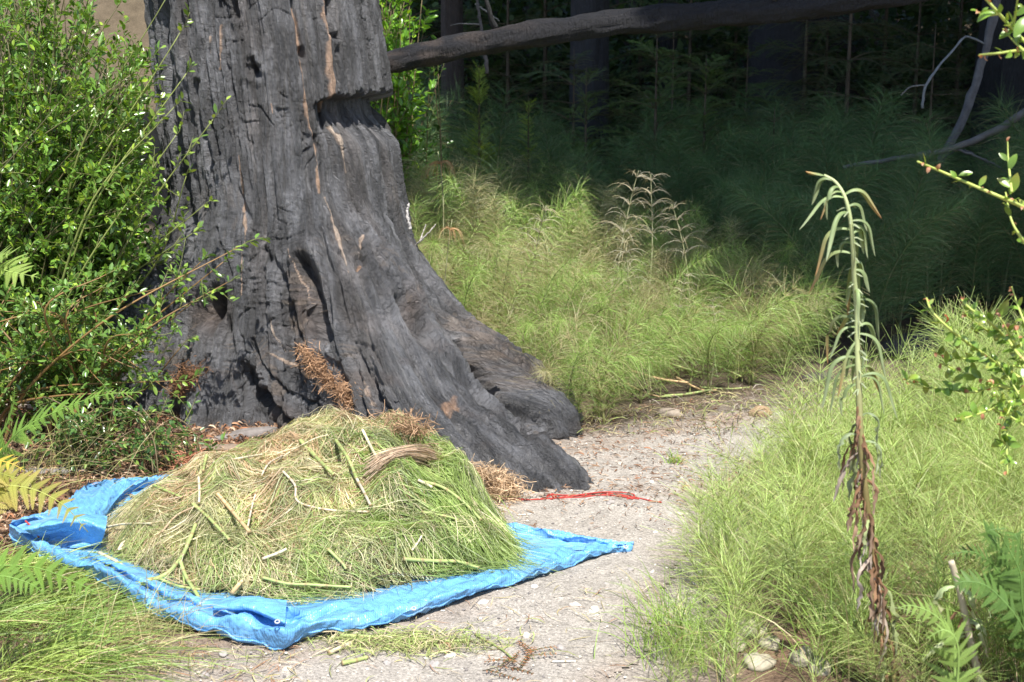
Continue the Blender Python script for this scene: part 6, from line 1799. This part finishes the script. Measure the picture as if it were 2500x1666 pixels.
# ================================================================== grass clumps at lower left and elsewhere
def grass_clump(label, cx_, cy_, n, L, spread, col, seed, lean=(0.25, 0.0), w=0.003, dry=0.12, name='grass_clump', group='grass clumps left of the tarp', vert=1.0):
    g = np.random.default_rng(seed)
    k = 7
    b = np.stack([cx_ + spread * g.normal(size=n), cy_ + spread * g.normal(size=n)], -1)
    b = np.concatenate([b, gz(b[:, 0], b[:, 1])[:, None]], 1)
    a = g.uniform(0, 6.28, n); out = np.stack([np.cos(a), np.sin(a), np.zeros(n)], -1) * g.uniform(0.15, 0.9, (n, 1)) + np.array([lean[0], lean[1], 0])
    ll = L * g.uniform(0.55, 1.25, (n, 1))
    s = np.linspace(0, 1, k)
    P_ = np.stack([b + out * ll * t * (0.35 + 0.65 * t) + np.array([0, 0, vert]) * ll * (t * 0.95 - 0.62 * t ** 2.2 * np.linalg.norm(out, axis=1, keepdims=True)) for t in s], 1)
    gzv = gz(P_[..., 0], P_[..., 1]) + 0.004
    P_[..., 2] = np.maximum(P_[..., 2], gzv)
    c = np.array(col) * g.uniform(0.65, 1.35, (n, 1)); dd = g.random((n, 1)) < dry
    c = np.where(dd, np.array([0.48, 0.40, 0.22]) * g.uniform(0.7, 1.2, (n, 1)), c)
    mb = MB(); add_ribbons(mb, P_, np.tile(w * np.array([1, 1, 1, .95, .8, .55, .15]), (n, 1)), c)
    v, f3, f4, cc_ = mb.arrays()
    mb.v = [v - np.array([cx_, cy_, 0])]; mb.c = [cc_]
    o = link(name, mb.mesh('grass_clump', M['horsetail']), loc=(cx_, cy_, 0)); tag(o, label, 'grass', group)
    return o
gl = [(-40, 1520, 'arching grass clump at the left edge below the tarp'), (60, 1480, 'thick green grass clump in front of the tarp\'s left side'), (150, 1560, 'grass clump bending right toward the path'),
      (40, 1640, 'grass clump in the bottom left corner'), (230, 1500, 'thin grass clump at the foot of the tarp\'s front fold'), (-20, 1400, 'grass clump under the yellowing fern'), (200, 1640, 'loose grass clump at the bottom edge left of the path'), (100, 1420, 'grass clump leaning onto the tarp\'s left rim')]
for q, (px, py, lab) in enumerate(gl):
    p = G(px, py); grass_clump(lab, p[0], p[1], 240 if px < 140 else 150, 0.27, 0.06, (0.32, 0.42, 0.10) if q % 2 else (0.22, 0.33, 0.08), 900 + q, lean=(0.75, 0.0), w=0.0024, vert=0.5)
p = G(330, 1570); grass_clump('sparse dry grass wisps between grass and path', p[0], p[1], 120, 0.22, 0.10, (0.36, 0.34, 0.15), 920, lean=(0.4, -0.05), w=0.0018, dry=0.5)
p = G(30, 1240); grass_clump('straw coloured grass behind the folded corner of the tarp', p[0] - 0.1, p[1] + 0.1, 120, 0.26, 0.10, (0.36, 0.36, 0.13), 921, lean=(0.35, 0.0), w=0.0018, dry=0.4)
p = G(300, 1220); grass_clump('thin yellow grass stems along the tarp\'s back hem', p[0] - 0.3, p[1] + 0.1, 70, 0.35, 0.12, (0.40, 0.40, 0.14), 922, lean=(0.5, 0.0), w=0.0018, dry=0.3)
p = G(1645, 1130); grass_clump('tiny bright green grass tuft alone on the far path', p[0], p[1], 46, 0.07, 0.014, (0.24, 0.36, 0.08), 923, lean=(0, 0), w=0.003, group=None)
for q, (px, py, lab) in enumerate([(1640, 1590, 'feathery green tuft at the bottom right edge of the path'), (1720, 1640, 'green blades in front of the pale stones'), (2330, 1640, 'long grass blades in the bottom right corner'), (2470, 1660, 'long bright grass blades at the right end of the bottom edge'), (2060, 1640, 'grass blades left of the weed\'s foot')]):
    p = G(px, py); grass_clump(lab, p[0], p[1], 130, 0.24 if q < 2 else 0.34, 0.06, (0.24, 0.36, 0.08), 930 + q, lean=(-0.15, 0.0), w=0.0024, group='grass clumps right of the path')

# ================================================================== loose things on the ground
def strewn(label, pts, r0, col, name='fallen_stalk', group='stalks strewn on the ground', z=0.0):
    P_ = np.array([G(*p) for p in pts]); P_[:, 2] += gz(P_[:, 0], P_[:, 1]) + r0 + 0.006 + z
    me = stalk_mesh(P_ - P_[0], r0, r0 * 0.8, col, ND); o = link(name, me, loc=tuple(P_[0])); tag(o, label, 'stalk', group)
    return o
strewn('long pale green stalk lying on the path in front of the tarp', [(830, 1562), (900, 1565), (980, 1568), (1030, 1572)], .006, GRN)
strewn('green stalk lying on the path right of the long pale one', [(1060, 1568), (1100, 1570), (1140, 1568)], .005, GRN)
strewn('short green stalk piece near the bottom edge of the path', [(835, 1630), (870, 1622), (898, 1614)], .006, GRN)
strewn('pale stalk slanting at the left side of the path', [(803, 1605), (835, 1590), (860, 1580)], .006, PALE)
strewn('thin curved green stem trailing across the path', [(1160, 1552), (1200, 1575), (1230, 1595), (1255, 1620)], .003, (0.24, 0.30, 0.10))
strewn('white straw on the path at the bottom', [(1345, 1628), (1380, 1628), (1408, 1627)], .0022, (0.75, 0.72, 0.66))
strewn('white straw between heap and red cord', [(1262, 1260), (1285, 1258), (1298, 1257)], .002, (0.75, 0.72, 0.66))
cs_ = [[(1540, 905), (1610, 925), (1680, 935)], [(1600, 880), (1680, 905), (1745, 920)], [(1650, 870), (1720, 890), (1790, 920)], [(1590, 950), (1670, 940), (1760, 925)], [(1640, 935), (1700, 965), (1740, 970)],
       [(1560, 985), (1620, 1000)], [(1620, 1010), (1680, 990), (1740, 965)], [(1700, 960), (1770, 975), (1820, 980)], [(1500, 960), (1550, 985), (1590, 1000)], [(1720, 1000), (1790, 970), (1810, 955)], [(1560, 920), (1600, 960), (1620, 985)], [(1440, 1015), (1500, 1005), (1560, 1025)]]
for q, pts in enumerate([[(x + 10 * (j % 3), y - 14 * (j // 4)) for x, y in p] for j, p in enumerate(cs_ + [[(1480, 800), (1570, 820), (1660, 845)], [(1640, 790), (1740, 800), (1830, 790)], [(1620, 830), (1700, 850), (1790, 850)], [(1690, 760), (1760, 790), (1850, 830)], [(1580, 860), (1690, 870), (1800, 880)], [(1550, 840), (1620, 870), (1700, 890)], [(1730, 900), (1800, 890), (1870, 900)]])]):
    Yq = G(pts[0][0], 1000 - 0.11 * (pts[0][0] - 1550))[1] + (0.0 if pts[0][1] > 900 else 0.05)
    P_ = np.array([W(x, y, Yq + 0.16 + 0.03 * i) for i, (x, y) in enumerate(pts)]); P_[:, 2] = np.maximum(P_[:, 2], gz(P_[:, 0], P_[:, 1]) + 0.012)
    if q in (3, 9, 11) or pts[0][1] < 850: continue
    r0 = .0050 if q % 3 else .0065
    o = link('fallen_stalk', stalk_mesh(P_ - P_[0], r0, r0 * .8, GRN if q % 4 else TAN, ND), loc=tuple(P_[0])); tag(o, 'green or tan cut stalk sticking out along the foot of the sunlit bank', 'stalk', 'cut stalks at the foot of the bank')
for q, pts in enumerate([]):
    strewn('green and tan cut stalk in the scatter at the foot of the sunlit bank', pts, .007 if q % 3 else .009, (GRN if q % 3 else TAN), group='cut stalks at the foot of the bank', z=0.02 + 0.012 * (q % 5) + (0.05 if q < 4 else 0))
# stubs and chunks of wood at the path's far edge
def chunk(label, px, py, size, col, seed, name='stone', mat='stone', cat='stone', rot=0.0, group=None, zoff=0.3):
    g = np.random.default_rng(seed)
    nu, nv = 18, 12
    u_ = np.arange(nu) * 2 * np.pi / nu; v_ = np.linspace(0, np.pi, nv)
    U_, V_ = np.meshgrid(u_, v_)
    d_ = np.stack([np.cos(U_) * np.sin(V_), np.sin(U_) * np.sin(V_), np.cos(V_)], -1)
    rr_ = 1 + 0.35 * fbm(d_[..., 0] * 1.7 + seed, d_[..., 1] * 1.7, d_[..., 2] * 1.7, seed=seed, oct=3)
    p = d_ * rr_[..., None] * np.array(size)
    i = (np.arange(nv - 1) * nu)[:, None]; j = np.arange(nu)[None, :]; j2 = (j + 1) % nu
    Fq = np.stack([i + j, i + nu + j, i + nu + j2, i + j2], -1).reshape(-1, 4)
    b = G(px, py)
    o = link(name, MB().add(p.reshape(-1, 3), Fq, np.array(col)).mesh(name, M[mat]), loc=(b[0], b[1], float(gz(b[0], b[1])) + size[2] * zoff)); o.rotation_euler = (0, 0, rot)
    tag(o, label, cat, group); return o
chunk('tan broken wood chunk at the far edge of the path', 1855, 1022, (.055, .03, .03), (0.34, 0.24, 0.15), 1, 'wood_chunk', 'wood', 'wood', 0.5)
chunk('grey brown stub of wood below the sunlit bank', 1640, 1020, (.06, .03, .028), (0.30, 0.25, 0.2), 2, 'wood_chunk', 'wood', 'wood', -0.4)
chunk('dark boulder in the shade behind the tall weed', 2260, 868, (.22, .12, .09), (0.05, 0.047, 0.05), 3)
chunk('dark low stone at the shaded path edge', 2010, 935, (.09, .06, .04), (0.08, 0.07, 0.065), 4)
for q, (px, py, s_, lab) in enumerate([(1830, 1560, .075, 'pale yellowish stone among the right bed, uppermost of the group'), (1800, 1595, .045, 'small pale stone left in the group at lower right'), (1880, 1590, .05, 'pale stone right in the group at lower right'), (1850, 1640, .06, 'pale stone lowest in the group at lower right'), (1960, 1625, .065, 'pale stone nearest the weed\'s foot'), (2000, 1650, .05, 'whitish stone at the bottom edge near the weed')]):
    chunk(lab, px, py, (s_ * .7, s_ * 0.55, s_ * 0.42), (0.36, 0.32, 0.24), 10 + q, group='pale stones in the right bed', rot=q)
g = np.random.default_rng(55)
pb = [(1405, 1490), (1490, 1235), (1515, 1138), (1305, 1440), (545, 1600), (870, 1555), (1100, 1600), (1060, 1622), (1300, 1390), (990, 1510), (945, 1620), (1660, 1260), (1600, 1300), (1540, 1390), (1720, 1200), (1450, 1500), (1370, 1590), (1250, 1500), (1180, 1480), (500, 1650), (700, 1640), (1285, 1555), (1480, 1430), (1690, 1240), (1590, 1180)]
for q, (px, py) in enumerate(pb):
    s_ = g.uniform(0.008, 0.015)
    chunk('small loose pebble on the dirt path', px, py, (s_ * 1.3, s_, s_ * 0.7), [(0.62, 0.57, 0.50), (0.36, 0.33, 0.31), (0.55, 0.48, 0.40)][q % 3], 100 + q % 5, 'pebble', 'stone', 'pebble', q * 1.1, 'pebbles on the path', 0.5)
# slabs of fallen bark by the left root
for q, (px, py, sz, rot, lab) in enumerate([(600, 1072, (.16, .035, .022), 0.5, 'grey slab of fallen bark at the left root'), (545, 1112, (.13, .04, .02), 0.1, 'curled bark piece between root and heap'), (500, 1040, (.10, .03, .02), -0.5, 'dark bark splinter below the low shrub'), (60, 1160, (.22, .03, .012), 0.1, 'weathered grey strip of wood in the litter at left'), (90, 1005, (.22, .03, .03), 0.05, 'pale fallen stick in the litter under the low shrub')]):
    chunk(lab, px, py, sz, [(0.20, 0.18, 0.17), (0.22, 0.17, 0.13), (0.09, 0.08, 0.075), (0.22, 0.2, 0.19), (0.45, 0.38, 0.32)][q], 60 + q, 'bark_piece', 'wood', 'bark', rot, zoff=0.6)
# dry needle litter caught by the roots
def tuft(label, line, n, spread, L, col, seed, name='dry_needle_clump'):
    g = np.random.default_rng(seed)
    p0 = spline(line, n)[g.permutation(n)] + g.normal(size=(n, 3)) * np.array(spread)
    a = nrm(g.normal(size=(n, 3)) * (1, 1, 0.6)); s = np.linspace(-.5, .5, 4)[None, :, None]
    ll = L * g.uniform(0.4, 1.2, (n, 1, 1)); bend = nrm(g.normal(size=(n, 1, 3)))
    P_ = p0[:, None] + a[:, None] * s * ll + bend * (s ** 2) * ll * 0.5
    mb = MB(); add_ribbons(mb, P_, np.full((n, 4), 0.0021), np.array(col) * g.uniform(0.55, 1.35, (n, 1)))
    c_ = P_.reshape(-1, 3).mean(0); v, _, _, _ = mb.arrays(); mb.v = [v - c_]
    o = link(name, mb.mesh(name, M['dry']), loc=tuple(c_)); tag(o, label, 'plant litter'); return o
def trunk_pt(px, py, lift=0.02):
    """surface of the trunk (or ground) along a line of sight"""
    q = np.hypot(PX - px, PY - py); q = np.where(facing, q, 1e9); dist = np.linalg.norm(P2 - np.array([0, 0, CAM_H]), axis=-1)
    i = np.unravel_index(np.argmin(q + dist * 0.2), q.shape)
    return P2[i] + N[i] * lift
tuft('russet dry needles lodged in the cleft between the middle and long root', [trunk_pt(752, 850), trunk_pt(775, 890), trunk_pt(805, 930), trunk_pt(840, 960), trunk_pt(850, 985)], 1300, (.025, .02, .02), .055, (0.36, 0.22, 0.13), 1001)
tuft('pale dry needle pile in the crook of the root tip', [G(1170, 1145, .10), G(1200, 1165, .08), G(1240, 1180, .06), G(1225, 1205, .03), G(1180, 1190, .03)], 1200, (.03, .02, .015), .055, (0.58, 0.42, 0.27), 1002)
tuft('rusty dry foliage against the trunk\'s left foot', [trunk_pt(480, 900), trunk_pt(460, 930), trunk_pt(440, 950)], 700, (.03, .03, .02), .06, (0.28, 0.15, 0.08), 1003)
tuft('reddish brush of dry needles on the litter left of the heap', [G(440, 1140, .03), G(460, 1120, .05), G(490, 1130, .03)], 260, (.02, .03, .012), .11, (0.52, 0.25, 0.15), 1004)
tuft('russet dry fringe along the heap top against the root', [heap_pt(860, 1000), heap_pt(920, 1010), heap_pt(980, 1030), heap_pt(1020, 1060)], 900, (.04, .03, .015), .07, (0.36, 0.23, 0.14), 1005)
for q, (px, py, lab) in enumerate([(1225, 1645, 'brown conifer sprig on the path near the bottom edge'), (1330, 1620, 'small russet sprig on the path right of the brown one'), (1320, 1640, 'rusty sprig fragment at the bottom of the path'), (840, 1495, 'brown sprig beside the tarp\'s front hem')]):
    o = link('dry_sprig', bough_mesh(0.14 if q == 0 else 0.07, 4, 720 + q, (0.34, 0.15, 0.07), 0.012, 0.02)); p = G(px, py); o.location = (p[0] - 0.05, p[1], float(gz(p[0], p[1])) + 0.012); o.rotation_euler = (0, 0, 0.2 + q); tag(o, lab, 'sprig')

# ------------------------------------------------------------------ uncountable: grit on the path, leaf litter
g = np.random.default_rng(5)
n = 9000
x = g.uniform(-1.2, 2.4, n); y = 2.9 + 3.9 * g.random(n) ** 1.2
ok = (path_sd(x, y) < 0.08); x, y = x[ok], y[ok]; n = len(x)
s_ = 0.0022 + 0.0045 * g.random(n) ** 3
oc = np.array([[1, 0, 0], [0, 1, 0], [-1, 0, 0], [0, -1, 0], [0, 0, 0.7], [0, 0, -0.5]])
of = np.array([[0, 1, 4], [1, 2, 4], [2, 3, 4], [3, 0, 4], [1, 0, 5], [2, 1, 5], [3, 2, 5], [0, 3, 5]])
jv = oc[None] * (0.7 + 0.6 * g.random((n, 6, 3))); a = g.uniform(0, 6.28, n)
V = np.stack([jv[..., 0] * np.cos(a)[:, None] - jv[..., 1] * np.sin(a)[:, None], jv[..., 0] * np.sin(a)[:, None] + jv[..., 1] * np.cos(a)[:, None], jv[..., 2]], -1) * s_[:, None, None] + np.stack([x, y, gz(x, y) + 0.006], -1)[:, None]
pal = np.array([(0.58, 0.54, 0.48), (0.30, 0.28, 0.26), (0.46, 0.40, 0.33), (0.20, 0.18, 0.17), (0.66, 0.62, 0.56)])
o = link('path_grit', MB().add(V.reshape(-1, 3), (of[None] + (np.arange(n) * 6)[:, None, None]).reshape(-1, 3), np.repeat(pal[g.integers(0, 5, n)], 6, 0)).mesh('path_grit', M['stone'], False)); tag(o, 'fine loose grit scattered over the path', 'gravel', kind='stuff')
def litter(name, label, n, region, L, w, pal, seed, zlift=0.012):
    g = np.random.default_rng(seed)
    x, y = region(g, n); n = len(x)
    a = g.uniform(0, 6.28, n); s = np.linspace(-.5, .5, 4)[None, :]
    ll = L * g.uniform(0.3, 1.3, (n, 1)); cv = g.normal(size=(n, 1)) * 0.4
    px_ = x[:, None] + np.cos(a[:, None] + cv * s) * s * ll; py_ = y[:, None] + np.sin(a[:, None] + cv * s) * s * ll
    pz_ = gz(px_, py_) + 0.006 + zlift * g.random((n, 1)) * (1 + 1.2 * (1 - (2 * s) ** 2)) + 0.3 * ll * g.normal(size=(n, 1)) * 0.25 * np.maximum(s, 0)
    pz_ = np.maximum(pz_, gz(px_, py_) + 0.005)
    pal = np.array(pal)
    mb = MB(); add_ribbons(mb, np.stack([px_, py_, pz_], -1), w * g.uniform(0.5, 1.5, (n, 1)) * np.array([[0.4, 1, 1, 0.3]]), pal[g.integers(0, len(pal), n)] * g.uniform(0.6, 1.3, (n, 1)), side=np.array([0, 0, 1.0]) + 0.5 * g.normal(size=(n, 1, 3)))
    o = link(name, mb.mesh(name, M['dry'])); tag(o, label, 'litter', kind='stuff'); return o
RUST = [(0.34, 0.16, 0.085), (0.42, 0.26, 0.16), (0.22, 0.12, 0.07), (0.52, 0.38, 0.27), (0.30, 0.19, 0.12), (0.16, 0.10, 0.07)]
def reg_left(g, n):
    x = g.uniform(-3.0, -0.7, n * 2); y = g.uniform(4.2, 6.4, n * 2)
    ok = (np.abs(x) < y * 0.40 + 0.1) & (heap_h(x, y) < 0.01) & ((y > 4.75) | (x < -1.55))
    return x[ok][:n], y[ok][:n]
litter('leaf_litter', 'rust brown needle and leaf litter around the trunk\'s left foot', 9000, reg_left, 0.05, 0.006, RUST, 3)
def reg_path(g, n):
    x = g.uniform(-0.4, 2.2, n * 2); y = g.uniform(4.4, 6.7, n * 2)
    sd_ = path_sd(x, y); keep = g.random(n * 2) < np.where((y > 4.7) & (x < 0.9), 0.9, 0.2)
    ok = (sd_ < 0.3) & keep & (heap_h(x, y) < 0.01)
    return x[ok][:n], y[ok][:n]
litter('needle_litter', 'rust coloured needles strewn over the path by the root tip', 5200, reg_path, 0.032, 0.0035, RUST, 4, 0.005)
def reg_front(g, n):
    x = g.uniform(-1.4, 0.6, n * 2); y = g.uniform(3.0, 4.0, n * 2)
    ok = g.random(n * 2) < np.where(x < -0.55, 0.9, 0.12)
    return x[ok][:n], y[ok][:n]
litter('straw_litter', 'fine dry straw and clippings on the ground in front of the tarp', 2600, reg_front, 0.07, 0.0022, [(0.42, 0.36, 0.18), (0.34, 0.2, 0.12), (0.30, 0.33, 0.12), (0.5, 0.42, 0.3)], 6, 0.006)
def reg_clip(g, n):
    x0 = g.normal(size=n) * 0.13 - 0.27; y0 = 3.56 + g.normal(size=n) * 0.035
    return x0, y0
litter('green_clippings', 'patch of loose green horsetail clippings on the path in front of the tarp', 900, reg_clip, 0.09, 0.002, [(0.36, 0.40, 0.15), (0.30, 0.38, 0.12), (0.5, 0.42, 0.26)], 7, 0.010)
def reg_foot(g, n):
    x = g.uniform(0.0, 2.2, n * 2); y = g.uniform(5.6, 7.2, n * 2)
    ok = np.abs(path_sd(x, y)) < 0.28
    ok &= y > 5.55
    return x[ok][:n], y[ok][:n]
litter('straw_litter', 'grey straw and twigs matted along the foot of the sunlit bank', 2600, reg_foot, 0.09, 0.003, [(0.30, 0.26, 0.22), (0.22, 0.17, 0.12), (0.36, 0.32, 0.16), (0.24, 0.28, 0.1)], 8, 0.02)
